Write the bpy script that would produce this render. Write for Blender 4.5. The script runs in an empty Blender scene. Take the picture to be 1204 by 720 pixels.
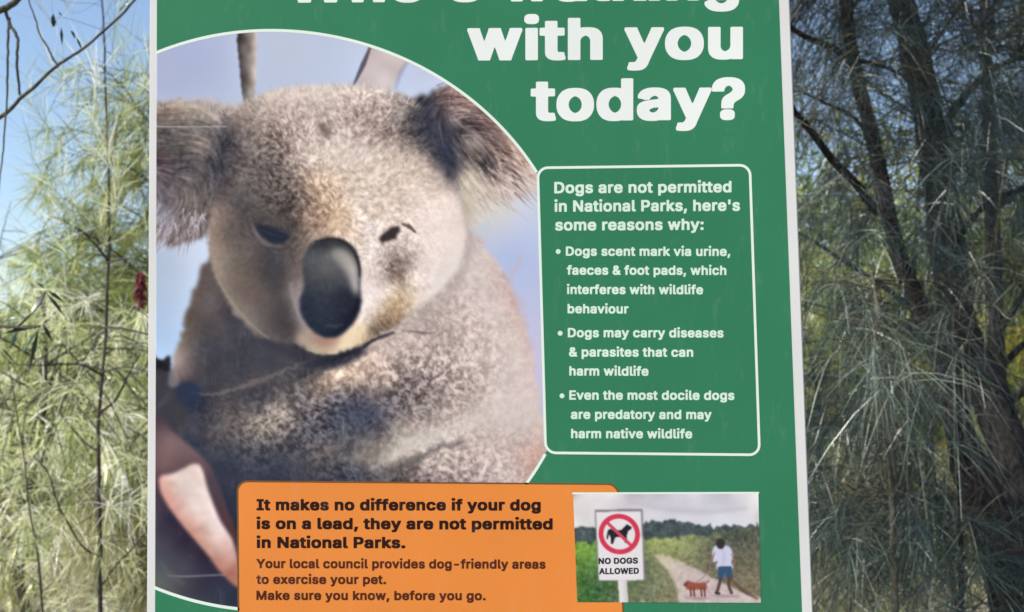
import bpy, bmesh, math
import numpy as np
from mathutils import Vector, Matrix, Euler

# ---------------------------------------------------------------- camera, sky, sun, exposure
scene = bpy.context.scene
W0, H0, FPX = 1204.0, 720.0, 1234.0          # photograph size and focal length in its pixels
CAM = Vector((0.0, -1.10, 1.50))
ROT = (Matrix.Rotation(math.radians(1.3), 3, 'Z') @ Matrix.Rotation(math.radians(90+3.9), 3, 'X') @ Matrix.Rotation(math.radians(-0.4), 3, 'Z'))
cam_d = bpy.data.cameras.new('camera'); cam = bpy.data.objects.new('camera', cam_d)
scene.collection.objects.link(cam)
cam.matrix_world = Matrix.Translation(CAM) @ ROT.to_4x4()
cam_d.sensor_width = 36.0; cam_d.lens = 36.0*FPX/W0
cam_d.clip_start = 0.05; cam_d.clip_end = 2000
cam_d.dof.use_dof = True; cam_d.dof.focus_distance = 1.1; cam_d.dof.aperture_fstop = 10.0
scene.camera = cam

SUN_EL, SUN_AZ = 44.0, -120.0                 # degrees; azimuth clockwise from +Y (straight ahead)
world = bpy.data.worlds.new('World'); scene.world = world; world.use_nodes = True
nt = world.node_tree; nt.nodes.clear()
sky = nt.nodes.new('ShaderNodeTexSky'); sky.sky_type = 'NISHITA'; sky.sun_disc = False
sky.sun_elevation = math.radians(SUN_EL); sky.sun_rotation = math.radians(SUN_AZ)
sky.air_density = 1.0; sky.dust_density = 1.0; sky.ozone_density = 1.0
bg = nt.nodes.new('ShaderNodeBackground'); bg.inputs['Strength'].default_value = 0.12
wo = nt.nodes.new('ShaderNodeOutputWorld')
nt.links.new(sky.outputs[0], bg.inputs[0]); nt.links.new(bg.outputs[0], wo.inputs[0])
sun_d = bpy.data.lights.new('sun', 'SUN'); sun_d.energy = 4.0; sun_d.angle = math.radians(0.5); sun_d.color = (1.0, 0.95, 0.86)
sun = bpy.data.objects.new('sun', sun_d); scene.collection.objects.link(sun)
sv = Vector((math.sin(math.radians(SUN_AZ))*math.cos(math.radians(SUN_EL)), math.cos(math.radians(SUN_AZ))*math.cos(math.radians(SUN_EL)), math.sin(math.radians(SUN_EL))))
sun.rotation_euler = (-sv).to_track_quat('-Z', 'Y').to_euler(); sun.location = (-6, 8, 12)
scene.view_settings.view_transform = 'Standard'; scene.view_settings.look = 'None'
scene.view_settings.gamma = 1.0; scene.view_settings.use_curve_mapping = False
scene.view_settings.exposure = 0.75
scene.cycles.filter_width = 1.6
scene.cycles.max_bounces = 8; scene.cycles.transmission_bounces = 6; scene.cycles.diffuse_bounces = 4
PRINT_GAIN = 1.34                             # light falling on the sign's face: printed colour = picture colour / this

# ---------------------------------------------------------------- helpers
def ray(px, py):
    return ROT @ Vector(((px-W0/2)/FPX, -(py-H0/2)/FPX, -1.0))
def at(px, py, Y):
    """the place in the world, at distance Y behind the sign's face, seen at that point of the photograph"""
    d = ray(px, py); return CAM + d*((Y-CAM.y)/d.y)
RM = np.array(ROT); CN = np.array(CAM)
def on_sign(px, py, off):
    """points of the sign's print: off metres proud of the panel's face"""
    px = np.asarray(px, float); py = np.asarray(py, float)
    d = np.stack([(px-W0/2)/FPX, -(py-H0/2)/FPX, -np.ones_like(px)], -1) @ RM.T
    P = CN + d*((0-CN[1])/d[..., 1])[..., None]
    P[..., 1] = -off
    return P
def lin(c):
    c = np.asarray(c, float)/255.0
    return np.where(c <= .04045, c/12.92, ((c+.055)/1.055)**2.4)
def ink(c):
    return tuple(np.clip(lin(c)/PRINT_GAIN, 0, .92))+(1.0,)
def link(o, parent=None):
    scene.collection.objects.link(o)
    if parent is not None: o.parent = parent
    return o
def tag(o, label=None, cat=None, group=None, kind=None):
    if label: o['label'] = label
    if cat: o['category'] = cat
    if group: o['group'] = group
    if kind: o['kind'] = kind
    return o
def empty(name, loc, label, cat, group=None):
    o = bpy.data.objects.new(name, None); o.location = loc; o.empty_display_size = .1
    link(o); bpy.context.view_layer.update()
    return tag(o, label, cat, group)
def child(o, parent):
    """parent o to a thing whose only transform is its location"""
    link(o); o.parent = parent
    o.matrix_parent_inverse = Matrix.Identity(4)
    q = parent; loc = Vector((0, 0, 0))
    while q is not None: loc += q.location; q = q.parent
    o.location = -loc
    return o
def mesh_obj(name, V, F, mat, parent=None, smooth=False, attrs=None):
    """V (n,3); F (m,k) int array of equal sided faces, or list of lists, in world coordinates"""
    me = bpy.data.meshes.new(name); V = np.asarray(V, np.float32)
    if parent is not None:                    # store vertices relative to the thing's base
        q = parent; loc = np.zeros(3)
        while q is not None: loc += np.array(q.location); q = q.parent
        V = V-loc.astype(np.float32)
    if isinstance(F, np.ndarray):
        k = F.shape[1]
        me.vertices.add(len(V)); me.vertices.foreach_set('co', V.ravel())
        me.loops.add(F.size); me.loops.foreach_set('vertex_index', F.ravel().astype(np.int32))
        me.polygons.add(len(F)); me.polygons.foreach_set('loop_start', np.arange(0, F.size, k, dtype=np.int32))
        me.update(calc_edges=True)
    else:
        me.from_pydata([tuple(v) for v in V], [], F)
    if smooth: me.polygons.foreach_set('use_smooth', np.ones(len(me.polygons), bool))
    for an, (typ, val) in (attrs or {}).items():
        a = me.attributes.new(an, typ, 'POINT')
        a.data.foreach_set('color' if 'COLOR' in typ else 'value', np.asarray(val, np.float32).ravel())
    me.materials.append(mat); me.validate()
    return link(bpy.data.objects.new(name, me), parent)

def new_mat(name):
    m = bpy.data.materials.new(name); m.use_nodes = True
    t = m.node_tree; t.nodes.clear()
    o = t.nodes.new('ShaderNodeOutputMaterial')
    return m, t, o
def N(t, typ, **kw):
    n = t.nodes.new(typ)
    for k, v in kw.items():
        if k in n.inputs: n.inputs[k].default_value = v
        else: setattr(n, k, v)
    return n
def print_mat(name, rgb=None, rough=.55):
    """printed vinyl: flat ink colour (or the picture's own colours), faint mottling, satin gloss"""
    m, t, o = new_mat(name)
    p = N(t, 'ShaderNodeBsdfPrincipled', Roughness=rough); p.inputs['Specular IOR Level'].default_value = .06
    tc = N(t, 'ShaderNodeTexCoord'); nz = N(t, 'ShaderNodeTexNoise', Scale=900.0, Detail=3.0)
    t.links.new(tc.outputs['Object'], nz.inputs['Vector'])
    nb = N(t, 'ShaderNodeTexNoise', Scale=7.0, Detail=4.0); t.links.new(tc.outputs['Object'], nb.inputs['Vector'])
    mr = N(t, 'ShaderNodeMapRange'); mr.inputs['To Min'].default_value = .93; mr.inputs['To Max'].default_value = 1.07
    t.links.new(nz.outputs['Fac'], mr.inputs['Value'])
    mr2 = N(t, 'ShaderNodeMapRange'); mr2.inputs['From Min'].default_value = .3; mr2.inputs['From Max'].default_value = .7
    mr2.inputs['To Min'].default_value = .95; mr2.inputs['To Max'].default_value = 1.045
    t.links.new(nb.outputs['Fac'], mr2.inputs['Value'])
    mu = N(t, 'ShaderNodeMath', operation='MULTIPLY'); t.links.new(mr.outputs[0], mu.inputs[0]); t.links.new(mr2.outputs[0], mu.inputs[1])
    mx = N(t, 'ShaderNodeVectorMath', operation='SCALE'); t.links.new(mu.outputs[0], mx.inputs['Scale'])
    if rgb is None:
        a = N(t, 'ShaderNodeAttribute', attribute_name='ink'); t.links.new(a.outputs['Color'], mx.inputs[0])
    else:
        c = N(t, 'ShaderNodeRGB'); c.outputs[0].default_value = ink(rgb); t.links.new(c.outputs[0], mx.inputs[0])
    # a thin uneven film of dust and a few fine scuffs
    mp = N(t, 'ShaderNodeMapping'); mp.inputs['Scale'].default_value = (60, 60, 16); mp.inputs['Rotation'].default_value = (0, .5, 0); t.links.new(tc.outputs['Object'], mp.inputs[0])
    sc = N(t, 'ShaderNodeTexNoise', Scale=1.0, Detail=6.0, Roughness=.75); t.links.new(mp.outputs[0], sc.inputs['Vector'])
    rs = N(t, 'ShaderNodeMapRange'); rs.inputs['From Min'].default_value = .56; rs.inputs['From Max'].default_value = .78; rs.inputs['To Max'].default_value = .11
    t.links.new(sc.outputs['Fac'], rs.inputs['Value'])
    dm = N(t, 'ShaderNodeMix', data_type='RGBA'); t.links.new(rs.outputs[0], dm.inputs[0]); t.links.new(mx.outputs[0], dm.inputs[6]); dm.inputs[7].default_value = (.42, .40, .36, 1)
    t.links.new(dm.outputs[2], p.inputs['Base Color']); t.links.new(p.outputs[0], o.inputs[0])
    return m
def bark_mat(name, c1, c2, scale=30, stretch=6):
    m, t, o = new_mat(name)
    p = N(t, 'ShaderNodeBsdfPrincipled', Roughness=.9); p.inputs['Specular IOR Level'].default_value = .15
    tc = N(t, 'ShaderNodeTexCoord'); mp = N(t, 'ShaderNodeMapping'); mp.inputs['Scale'].default_value = (scale, scale, scale/stretch)
    nz = N(t, 'ShaderNodeTexNoise', Scale=1.0, Detail=8.0, Roughness=.7)
    t.links.new(tc.outputs['Object'], mp.inputs[0]); t.links.new(mp.outputs[0], nz.inputs['Vector'])
    cr = N(t, 'ShaderNodeValToRGB'); cr.color_ramp.elements[0].position = .35; cr.color_ramp.elements[1].position = .7
    cr.color_ramp.elements[0].color = (*c1, 1); cr.color_ramp.elements[1].color = (*c2, 1)
    t.links.new(nz.outputs['Fac'], cr.inputs[0]); t.links.new(cr.outputs[0], p.inputs['Base Color'])
    b = N(t, 'ShaderNodeBump', Strength=.9, Distance=.012); t.links.new(nz.outputs['Fac'], b.inputs['Height']); t.links.new(b.outputs[0], p.inputs['Normal'])
    t.links.new(p.outputs[0], o.inputs[0]); return m
def leaf_mat(name, stops, trans=.35, rough=.45, spec=.35):
    """stops: [(position, rgb)] chosen per leaf by its own tint value"""
    m, t, o = new_mat(name)
    a = N(t, 'ShaderNodeAttribute', attribute_name='tint')
    cr = N(t, 'ShaderNodeValToRGB')
    while len(cr.color_ramp.elements) < len(stops): cr.color_ramp.elements.new(.5)
    for e, (pos, c) in zip(cr.color_ramp.elements, stops): e.position = pos; e.color = (*c, 1)
    t.links.new(a.outputs['Fac'], cr.inputs[0])
    p = N(t, 'ShaderNodeBsdfPrincipled', Roughness=rough); p.inputs['Specular IOR Level'].default_value = spec
    tr = N(t, 'ShaderNodeBsdfTranslucent'); mx = N(t, 'ShaderNodeMixShader'); mx.inputs[0].default_value = trans
    t.links.new(cr.outputs[0], p.inputs['Base Color'])
    hs = N(t, 'ShaderNodeHueSaturation', Saturation=1.15, Value=1.5); t.links.new(cr.outputs[0], hs.inputs['Color']); t.links.new(hs.outputs[0], tr.inputs['Color'])
    t.links.new(p.outputs[0], mx.inputs[1]); t.links.new(tr.outputs[0], mx.inputs[2]); t.links.new(mx.outputs[0], o.inputs[0])
    return m

# ---------------------------------------------------------------- printed pictures (numpy painters)
def cr_closed(pts, n=6):
    p = np.array(pts, float); out = []
    N = len(p)
    for i in range(N):
        a, b, c, d = p[i-1], p[i], p[(i+1) % N], p[(i+2) % N]
        for k in range(n):
            t = k/n
            out.append(0.5*((2*b)+(-a+c)*t+(2*a-5*b+4*c-d)*t*t+(-a+3*b-3*c+d)*t**3))
    return np.array(out)

def cr_open(pts, n=8):
    p = np.array(pts, float)
    p = np.vstack([2*p[0]-p[1], p, 2*p[-1]-p[-2]]); out = []
    for i in range(1, len(p)-2):
        a, b, c, d = p[i-1], p[i], p[i+1], p[i+2]
        for k in range(n):
            t = k/n
            out.append(0.5*((2*b)+(-a+c)*t+(2*a-5*b+4*c-d)*t*t+(-a+3*b-3*c+d)*t**3))
    out.append(p[-2])
    return np.array(out)

class Canvas:
    def __init__(s, x0, y0, x1, y1, step, seed=3):
        s.x = np.arange(x0, x1+step*.5, step); s.y = np.arange(y0, y1+step*.5, step)
        s.X, s.Y = np.meshgrid(s.x, s.y); s.st = step
        s.rng = np.random.default_rng(seed)
        s.C = np.zeros(s.X.shape+(3,))
    def blur(s, a, sig):
        sig = sig/s.st
        r = int(3*sig+1)
        if r < 1: return a
        k = np.exp(-.5*(np.arange(-r, r+1)/max(sig, .2))**2); k /= k.sum()
        for ax in (0, 1):
            pad = [(0, 0)]*a.ndim; pad[ax] = (r, r)
            q = np.pad(a, pad, mode='edge'); o = 0
            for i, w in enumerate(k):
                sl = [slice(None)]*a.ndim; sl[ax] = slice(i, i+a.shape[ax]); o = o+w*q[tuple(sl)]
            a = o
        return a
    def noise(s, sig):
        a = s.blur(s.rng.standard_normal(s.X.shape), sig)
        return a/a.std()
    def streak(s, ang, L, sig=.6):
        """noise smeared along the direction field ang (radians, y down)"""
        base = s.noise(sig); dx, dy = np.cos(ang), np.sin(ang)
        H, W = base.shape; I, J = np.mgrid[0:H, 0:W].astype(float); acc = base.copy()
        for sg in (1, -1):
            i, j = I.copy(), J.copy()
            for k in range(int(L/s.st)):
                ii = np.clip(i, 0, H-1).astype(int); jj = np.clip(j, 0, W-1).astype(int)
                i = i+sg*dy[ii, jj]; j = j+sg*dx[ii, jj]
                acc = acc+base[np.clip(i, 0, H-1).astype(int), np.clip(j, 0, W-1).astype(int)]
        acc -= acc.mean()
        return acc/acc.std()
    def poly(s, pts, soft=1., jx=0, jy=0, smooth=True):
        P = cr_closed(pts) if smooth else np.array(pts, float)
        X = s.X+jx; Y = s.Y+jy
        m = np.zeros(X.shape, bool); N = len(P)
        for i in range(N):
            xa, ya = P[i]; xb, yb = P[(i+1) % N]
            if ya == yb: continue
            c = ((ya > Y) != (yb > Y)) & (X < (xb-xa)*(Y-ya)/(yb-ya)+xa)
            m ^= c
        return s.blur(m.astype(float), soft) if soft else m.astype(float)
    def line(s, pts, w, soft=.7, jx=0, jy=0, taper=True):
        P = cr_open(pts); X = s.X+jx; Y = s.Y+jy; o = np.zeros(X.shape); N = len(P)
        for i in range(N-1):
            a, b = P[i], P[i+1]; d = b-a; L2 = max(d@d, 1e-6)
            t = np.clip(((X-a[0])*d[0]+(Y-a[1])*d[1])/L2, 0, 1)
            r = np.hypot(X-a[0]-t*d[0], Y-a[1]-t*d[1])
            u = i/(N-1)
            ww = w*(1-.6*abs(2*u-1)) if taper else w
            o = np.maximum(o, np.clip((ww/2-r)/soft+.5, 0, 1))
        return o
    def wisp(s, p0, p1, sag, w, col, a):
        """one soft hair or tuft, painted in its own window"""
        p0 = np.array(p0, float); p1 = np.array(p1, float); m = (p0+p1)/2+np.array(sag)
        q = [(1-t)**2*p0+2*t*(1-t)*m+t*t*p1 for t in np.linspace(0, 1, 7)]
        lo = np.min(q, 0)-w-3; hi = np.max(q, 0)+w+3
        i0, i1 = np.clip(((np.array((lo[1], hi[1]))-s.y[0])/s.st).astype(int), 0, len(s.y)); j0, j1 = np.clip(((np.array((lo[0], hi[0]))-s.x[0])/s.st).astype(int), 0, len(s.x))
        if i1-i0 < 2 or j1-j0 < 2: return
        X = s.X[i0:i1, j0:j1]; Y = s.Y[i0:i1, j0:j1]; o = np.zeros(X.shape)
        for k in range(6):
            A, d = q[k], q[k+1]-q[k]; t = np.clip(((X-A[0])*d[0]+(Y-A[1])*d[1])/max(d@d, 1e-6), 0, 1)
            o = np.maximum(o, np.clip((w*(1-.8*(k+t)/6)/2-np.hypot(X-A[0]-t*d[0], Y-A[1]-t*d[1]))/1.1+.5, 0, 1)*(1-.45*(k+t)/6))
        o = (o*a)[..., None]; s.C[i0:i1, j0:j1] = s.C[i0:i1, j0:j1]*(1-o)+o*np.array(col, float)
    def field(s, ctrl, s0=9., p=1.6):
        c = np.array(ctrl, float)                # multiquadric interpolation of the sampled colours
        k = max(1, int(round(2.5/s.st)))
        X = s.X[::k, ::k]; Y = s.Y[::k, ::k]
        A = np.sqrt((c[:, None, 0]-c[None, :, 0])**2+(c[:, None, 1]-c[None, :, 1])**2+s0*s0/4)
        n = len(c); mu = c[:, 2:].mean(0)
        w = np.linalg.lstsq(A+np.eye(n)*-.8, c[:, 2:]-mu, rcond=1e-6)[0]
        f = np.zeros(X.shape+(3,))+mu
        for q, wi in zip(c, w):
            f += np.sqrt((X-q[0])**2+(Y-q[1])**2+s0*s0/4)[..., None]*wi
        f = np.clip(f, c[:, 2:].min(0), c[:, 2:].max(0))
        f = np.repeat(np.repeat(f, k, 0), k, 1)[:s.X.shape[0], :s.X.shape[1]]
        return s.blur(f, k*s.st*.7)
    def over(s, mask, col):
        s.C = s.C*(1-mask[..., None])+mask[..., None]*np.asarray(col, float)

def koala_print(step=1.25):
    cv = Canvas(178, 28, 646, 724, step)
    X, Y = cv.X, cv.Y
    n1, n2, n3, n5 = cv.noise(.9), cv.noise(1.7), cv.noise(3.2), cv.noise(7)
    # sky of the photo
    cv.C = cv.field([(183,75,164,170,206),(230,70,164,172,210),(330,50,180,186,214),(400,80,182,190,220),(500,100,186,192,224),
        (200,300,176,186,214),(225,300,190,198,226),(195,400,166,186,224),(600,300,172,182,222),(612,260,190,194,224),(628,420,192,184,214),
        (590,250,200,196,206),(640,230,190,196,218)], 20)*np.array([1.0, 1.015, .975])
    # thin stem and pale trunk behind the head
    m = cv.poly([(280,38),(300,38),(302,70),(299,116),(287,120),(282,80)], 1.1)
    sx = np.clip((X-281)/20, 0, 1)
    cv.over(m, np.array([72,68,70])+(sx**1.1)[..., None]*np.array([118,112,106])+(n3*9)[..., None])
    m = cv.poly([(434,50),(484,64),(470,88),(456,112),(414,112),(424,84)], 1.6, smooth=False)
    cv.over(m, np.array([192,181,182])+(n5*4)[..., None])
    cv.over(.75*cv.line([(436,54),(428,74),(416,100)], 6, 2.5), (84,82,96))
    cv.over(.5*cv.line([(482,70),(472,84),(465,104)], 6, 4), (150,150,172))
    # body
    jb = n1*1.2+n2*1.4
    body_pts = [(250,300),(232,335),(219,368),(210,405),(200,440),(196,452),(196,470),(178,490),(182,530),(200,580),(240,650),(270,735),(660,735),
        (643,545),(637,490),(627,430),(618,392),(606,352),(592,322),(574,296),(552,268),(480,240),(350,240)]
    bm = cv.poly(body_pts, 2.4, .5*jb+cv.noise(2.5)*.8, cv.noise(2)*1.0)
    B = cv.field([(222,388,100,95,92),(210,397,122,114,108),(204,424,160,148,145),(236,408,76,76,84),(277,413,68,70,80),(319,416,72,74,84),
        (250,350,92,86,88),(240,372,88,82,84),(275,375,70,70,78),(300,395,70,72,82),(350,425,74,74,82),
        (222,447,85,78,84),(222,469,45,55,75),(263,474,82,80,85),(305,472,80,80,86),(291,505,118,112,110),(319,491,150,142,138),(330,480,140,134,130),
        (249,513,82,80,85),(272,541,60,66,82),(313,544,65,70,84),(360,477,108,105,110),(374,449,140,130,122),(391,438,188,172,160),(360,510,88,88,96),
        (380,530,118,110,108),(374,547,90,88,92),(347,458,100,98,100),(208,499,72,68,76),(197,485,65,65,75),(227,519,55,60,75),(246,560,58,62,78),
        (408,430,195,180,168),(449,416,190,178,172),(505,422,178,168,164),(547,408,195,186,182),(602,416,205,195,193),(574,449,200,192,188),
        (624,449,205,190,192),(472,438,152,142,140),(513,458,142,132,132),(547,460,172,162,158),(463,463,118,112,116),(408,485,72,78,95),
        (430,499,72,76,90),(400,495,76,79,92),(491,477,122,114,114),(394,469,110,110,120),(420,466,100,98,108),(394,502,80,85,98),(416,527,115,112,112),(449,513,120,115,116),(443,490,78,80,96),
        (491,510,175,168,164),(477,522,185,180,176),(547,499,200,194,190),(602,491,208,200,198),(397,547,84,86,94),(422,535,138,132,126),
        (340,555,62,66,82),(300,560,58,62,78),(420,556,78,80,92),
        (463,538,165,158,152),(463,558,90,86,90),(505,547,165,155,153),(547,533,188,178,174),(588,547,195,185,182),(622,535,190,165,160),
        (505,560,140,130,130),(574,513,192,182,178),
        (375,430,66,66,76),(395,423,62,58,66),(412,416,66,60,64),(360,436,76,76,84),(386,445,172,156,144),(402,434,200,186,172),(425,421,198,184,174),(445,408,192,180,172),(468,400,186,174,168),(375,462,132,122,116),
        (420,446,178,164,154),(440,440,176,162,154),(455,450,160,148,142),(400,452,150,138,132),(405,470,96,94,102),(440,474,104,102,110),(425,482,76,80,96),(385,490,84,84,94),(365,495,100,98,104),(350,520,96,94,100),
        (255,425,70,71,80),(300,430,70,72,82),(330,400,74,74,82),(250,395,78,76,82),(300,440,80,78,84),(345,440,82,80,86),(285,470,84,82,88),(320,460,86,84,88),(340,475,108,104,104),(310,500,146,138,132),(300,520,100,98,100),(335,505,124,118,116),(350,490,112,108,108),
        (440,520,140,136,132),(462,510,150,146,142),(480,495,160,152,150),(510,480,160,152,148),(530,475,168,158,156),(520,505,190,184,180),(560,480,192,184,180),(580,470,202,194,190),(530,430,180,170,166),(560,435,196,188,184),
        (480,545,130,122,120),(500,535,172,164,160),(485,535,178,172,166),(520,540,176,168,164),(530,555,168,158,156),(560,555,184,174,172),(600,555,192,182,180),(610,515,204,194,190),(620,560,186,166,160),(550,357,195,186,184),(587,330,195,180,180),(607,357,195,175,172),(567,323,205,195,192),
        (523,393,175,165,162),(560,300,205,198,200),(540,375,196,186,182),(500,400,182,172,168),(585,375,200,190,188),(630,500,208,198,196)], 8, 1.7)
    B = B*np.array([1.015,.985,.97])+np.clip((lum_ := B.mean(2)[..., None]-150)/60, 0, 1)*np.array([-6,-7,-6])
    curl = .55*cv.streak(1.0+cv.noise(5)*1.1, 3.0, .95)+.5*cv.noise(1.05)+.62*cv.noise(2.2)
    curl = np.sign(curl)*np.abs(curl)**.85
    # speckle strongest in the mid greys of the arm, weak in the deep shade and in the blurred shoulder
    amp = cv.field([(236,408,3,0,0),(300,410,3,0,0),(263,474,7,0,0),(320,490,26,0,0),(360,477,24,0,0),(290,505,20,0,0),(272,541,5,0,0),(340,550,5,0,0),(360,515,22,0,0),(374,535,20,0,0),
        (408,430,20,0,0),(449,420,18,0,0),(472,440,27,0,0),(513,458,28,0,0),(408,485,15,0,0),(430,499,11,0,0),(491,477,26,0,0),(547,460,20,0,0),
        (602,416,7,0,0),(587,340,8,0,0),(550,357,11,0,0),(520,395,15,0,0),(602,491,6,0,0),(547,499,8,0,0),(470,525,10,0,0),(410,535,13,0,0),
        (505,550,24,0,0),(560,545,20,0,0),(600,545,11,0,0),(222,420,3,0,0),(345,415,2,0,0),(370,424,3,0,0),(250,440,2,0,0),(330,440,4,0,0),(225,440,3,0,0),
        (395,440,22,0,0),(430,410,12,0,0),(480,400,14,0,0),(425,482,9,0,0),(310,500,28,0,0),(300,475,9,0,0),(330,462,12,0,0),(545,490,9,0,0),(500,505,11,0,0),(470,455,27,0,0),(530,445,25,0,0),(560,460,15,0,0)], 10)[..., 0]
    B = B+(.84*amp*np.clip(curl, -1.8, 2.2))[..., None]*np.array([1.0,.97,.95])+(n5*2.5)[..., None]
    cv.over(bm, B)
    cv.over(.45*bm*cv.poly([(560,290),(590,330),(612,380),(628,440),(634,490),(600,500),(560,505),(575,470),(592,440),(590,400),(570,360),(548,330)], 12), (206,198,195))
    # arm edge, folds
    cv.over(.5*cv.line([(226,462),(250,464),(280,456),(310,446),(345,432),(380,418)], 6, 3.5, n2*.5, n2*.8), (128,116,112))
    cv.over(.35*cv.line([(228,470),(255,473),(285,465),(315,456)], 5, 4), (58,60,70))
    cv.over(.55*cv.line([(440,560),(466,551),(482,544),(500,534),(522,525),(545,520)], 8, 6, n3, n3), (92,86,88))
    cv.over(.45*cv.line([(440,552),(462,535),(490,519),(530,503),(570,490)], 14, 9, n3, n3*1.5), (205,198,192))
    cv.over(.4*cv.line([(474,389),(486,390),(499,391.5),(512,392)], 4.2, 2.4, n2*.5, n2*.4), (88,80,82))
    cv.over(.4*cv.line([(612,300),(600,330),(612,370),(622,420)], 12, 9, n3*2, n3), (196,172,170))
    cv.over(.28*bm*cv.poly([(250,540),(300,520),(350,512),(400,506),(440,500),(452,512),(430,532),(400,552),(380,575),(250,600)], 12, n3, n3), (60,62,74))
    cv.over(.3*bm*cv.poly([(232,420),(280,400),(330,402),(372,425),(345,434),(300,446),(262,458),(232,456)], 8), (58,58,66))
    # hand, claw and trunk, lower left
    tm = cv.poly([(170,420),(184,424),(192,428),(199,455),(188,476),(199,500),(216,518),(236,535),(252,556),(268,600),(284,650),(284,735),(170,735)], 2.2, n2*.5, n2*.5)
    cv.over(tm, cv.field([(197,519,122,98,99),(230,535,108,88,92),(249,552,92,76,84),(188,547,116,92,94),(205,535,118,95,96),(191,449,75,68,75),(188,470,62,60,68),(190,495,78,66,74),
        (186,425,40,40,48),(255,577,85,72,82),(270,602,90,70,75),(276,625,85,62,66),(262,560,66,64,80),(205,640,64,57,72),(230,665,60,55,70),(188,665,84,88,94),(186,690,96,100,96),
        (230,695,62,60,72),(255,700,55,58,75),(200,605,58,50,66),(187,600,72,62,74),(186,570,80,60,68),(272,700,50,54,70)], 8, 1.9)+(n5*2)[..., None])
    cv.over(.9*cv.poly([(186,432),(200,436),(212,450),(222,474),(216,500),(204,508),(192,490),(184,470)], 3.5, n2, n2), (62,60,68))
    cv.over(.9*cv.poly([(182,421),(191,424),(199,418),(201,430),(198,438),(190,434),(182,432)], 1.6), (36,36,44))
    cv.over(.8*cv.poly([(207,455),(220,448),(232,452),(236,462),(224,478),(214,474),(208,466)], 2.6), (44,54,76))
    cv.over(.5*cv.poly([(200,440),(207,436),(211,450),(204,456),(198,452)], 1.8), (150,138,140))
    lm = cv.poly([(188,561),(202,557),(216,551),(230,545),(238,552),(245,577),(259,612),(275,640),(284,690),(262,676),(242,650),(217,621),(198,596),(189,578)], 2.0)
    cv.over(lm, cv.field([(212,570,204,188,182),(196,580,196,152,142),(192,566,205,165,158),(242,627,198,170,160),(228,625,185,140,128),(267,660,178,136,126),(255,622,220,200,200),(232,560,208,190,184),
        (240,590,214,196,192),(272,672,160,110,100),(225,600,214,192,186),(206,598,190,146,136)], 6, 2)+(n3*3)[..., None])
    cv.over(.5*cv.line([(198,677),(215,678),(240,677),(264,676)], 2.6, 1.6, taper=False), (128,128,132))
    cv.over(.5*cv.line([(190,662),(200,676),(215,686)], 8, 6), (92,94,98))
    # left ear
    jx, jy = n1*1.4+n3*1.6, cv.streak(np.full(X.shape, 1.2), 7, .7)*3.2
    em = cv.poly([(170,124),(186,121),(210,117),(236,118),(262,123),(286,128),(296,140),(285,200),(262,250),(246,268),(240,276),(228,282),(212,288),(200,293),(186,280),(170,285)], 2.2, jx*.6, jy*.55)
    E = cv.field([(197,125,152,130,120),(224,131,165,148,135),(250,137,160,145,140),(197,157,95,88,88),(235,169,148,130,120),(209,172,95,88,85),(215,192,75,70,78),(240,190,85,78,80),
        (267,169,58,58,70),(273,154,65,62,75),(262,207,62,60,70),(256,230,85,78,80),(224,212,105,95,95),(215,245,125,108,105),(232,265,115,98,92),(203,277,128,114,117),
        (189,230,110,100,110),(189,259,140,135,155),(189,186,90,70,75),(282,137,140,128,122),(235,145,110,100,92),(205,145,120,104,96),(222,155,112,104,100),(245,250,118,104,98),(268,185,58,57,68),(255,195,64,62,70)], 7, 1.9)
    ea = cv.field([(200,125,-.15,0,0),(250,135,.45,0,0),(205,150,.1,0,0),(235,170,.3,0,0),(215,195,-.3,0,0),(260,210,1.9,0,0),(215,250,2.3,0,0),(235,260,1.9,0,0),(195,260,2.5,0,0),(270,160,1.4,0,0)], 15)[..., 0]
    st = cv.streak(ea, 9, .9)
    E = E+(st*7+n2*5)[..., None]
    E = E*.72+E.mean(2)[..., None]*.28
    cv.over(em, E)
    cv.over(.55*cv.line([(196,126),(218,123),(240,130),(262,146)], 5, 3, n1*.5, n1*.5), (186,168,158))
    cv.over(.4*cv.line([(205,119),(240,117),(270,125),(290,128)], 6, 4, n1, n1), (196,184,180))
    # right ear
    em = cv.poly([(480,122),(497,112),(508,107),(521,103),(537,101),(560,112),(600,150),(640,195),(644,232),(622,226),(610,232),(598,240),(585,236),(578,252),(566,256),(556,275),(545,268),(535,255),(525,225),(505,190),(485,160)], 2.4, jx*.7, jx*.6)
    E = 1.0*cv.field([(499,137,62,62,75),(507,122,82,76,82),(528,186,58,62,78),(519,163,62,65,78),(525,210,100,95,100),(500,160,70,70,80),(548,143,92,78,80),(537,116,145,120,114),
        (522,112,120,104,104),(557,166,142,130,124),(563,148,88,74,78),(572,192,72,66,70),(583,212,112,94,90),(595,186,188,162,150),(583,172,132,112,106),(610,198,196,166,156),(621,204,205,180,172),
        (595,221,195,180,175),(554,207,190,177,162),(545,230,182,170,152),(545,247,166,153,136),(572,230,206,196,189),(595,247,196,193,206),(569,262,205,203,216),(551,122,160,135,130),(575,140,150,126,120),
        (545,134,172,150,146),(540,180,90,82,86),(548,190,112,100,98),(560,186,110,98,94),(605,170,168,144,134),(556,262,196,188,184),(630,225,190,186,196)], 6, 2.1)
    ea = cv.field([(500,140,2.2,0,0),(520,112,2.3,0,0),(545,130,.2,0,0),(565,150,.75,0,0),(590,185,1.0,0,0),(610,200,.9,0,0),(560,170,.75,0,0),(575,200,.9,0,0),(550,215,1.0,0,0),(525,190,1.3,0,0),(570,240,.7,0,0)], 14)[..., 0]
    st = cv.streak(ea, 8, .9)
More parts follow.
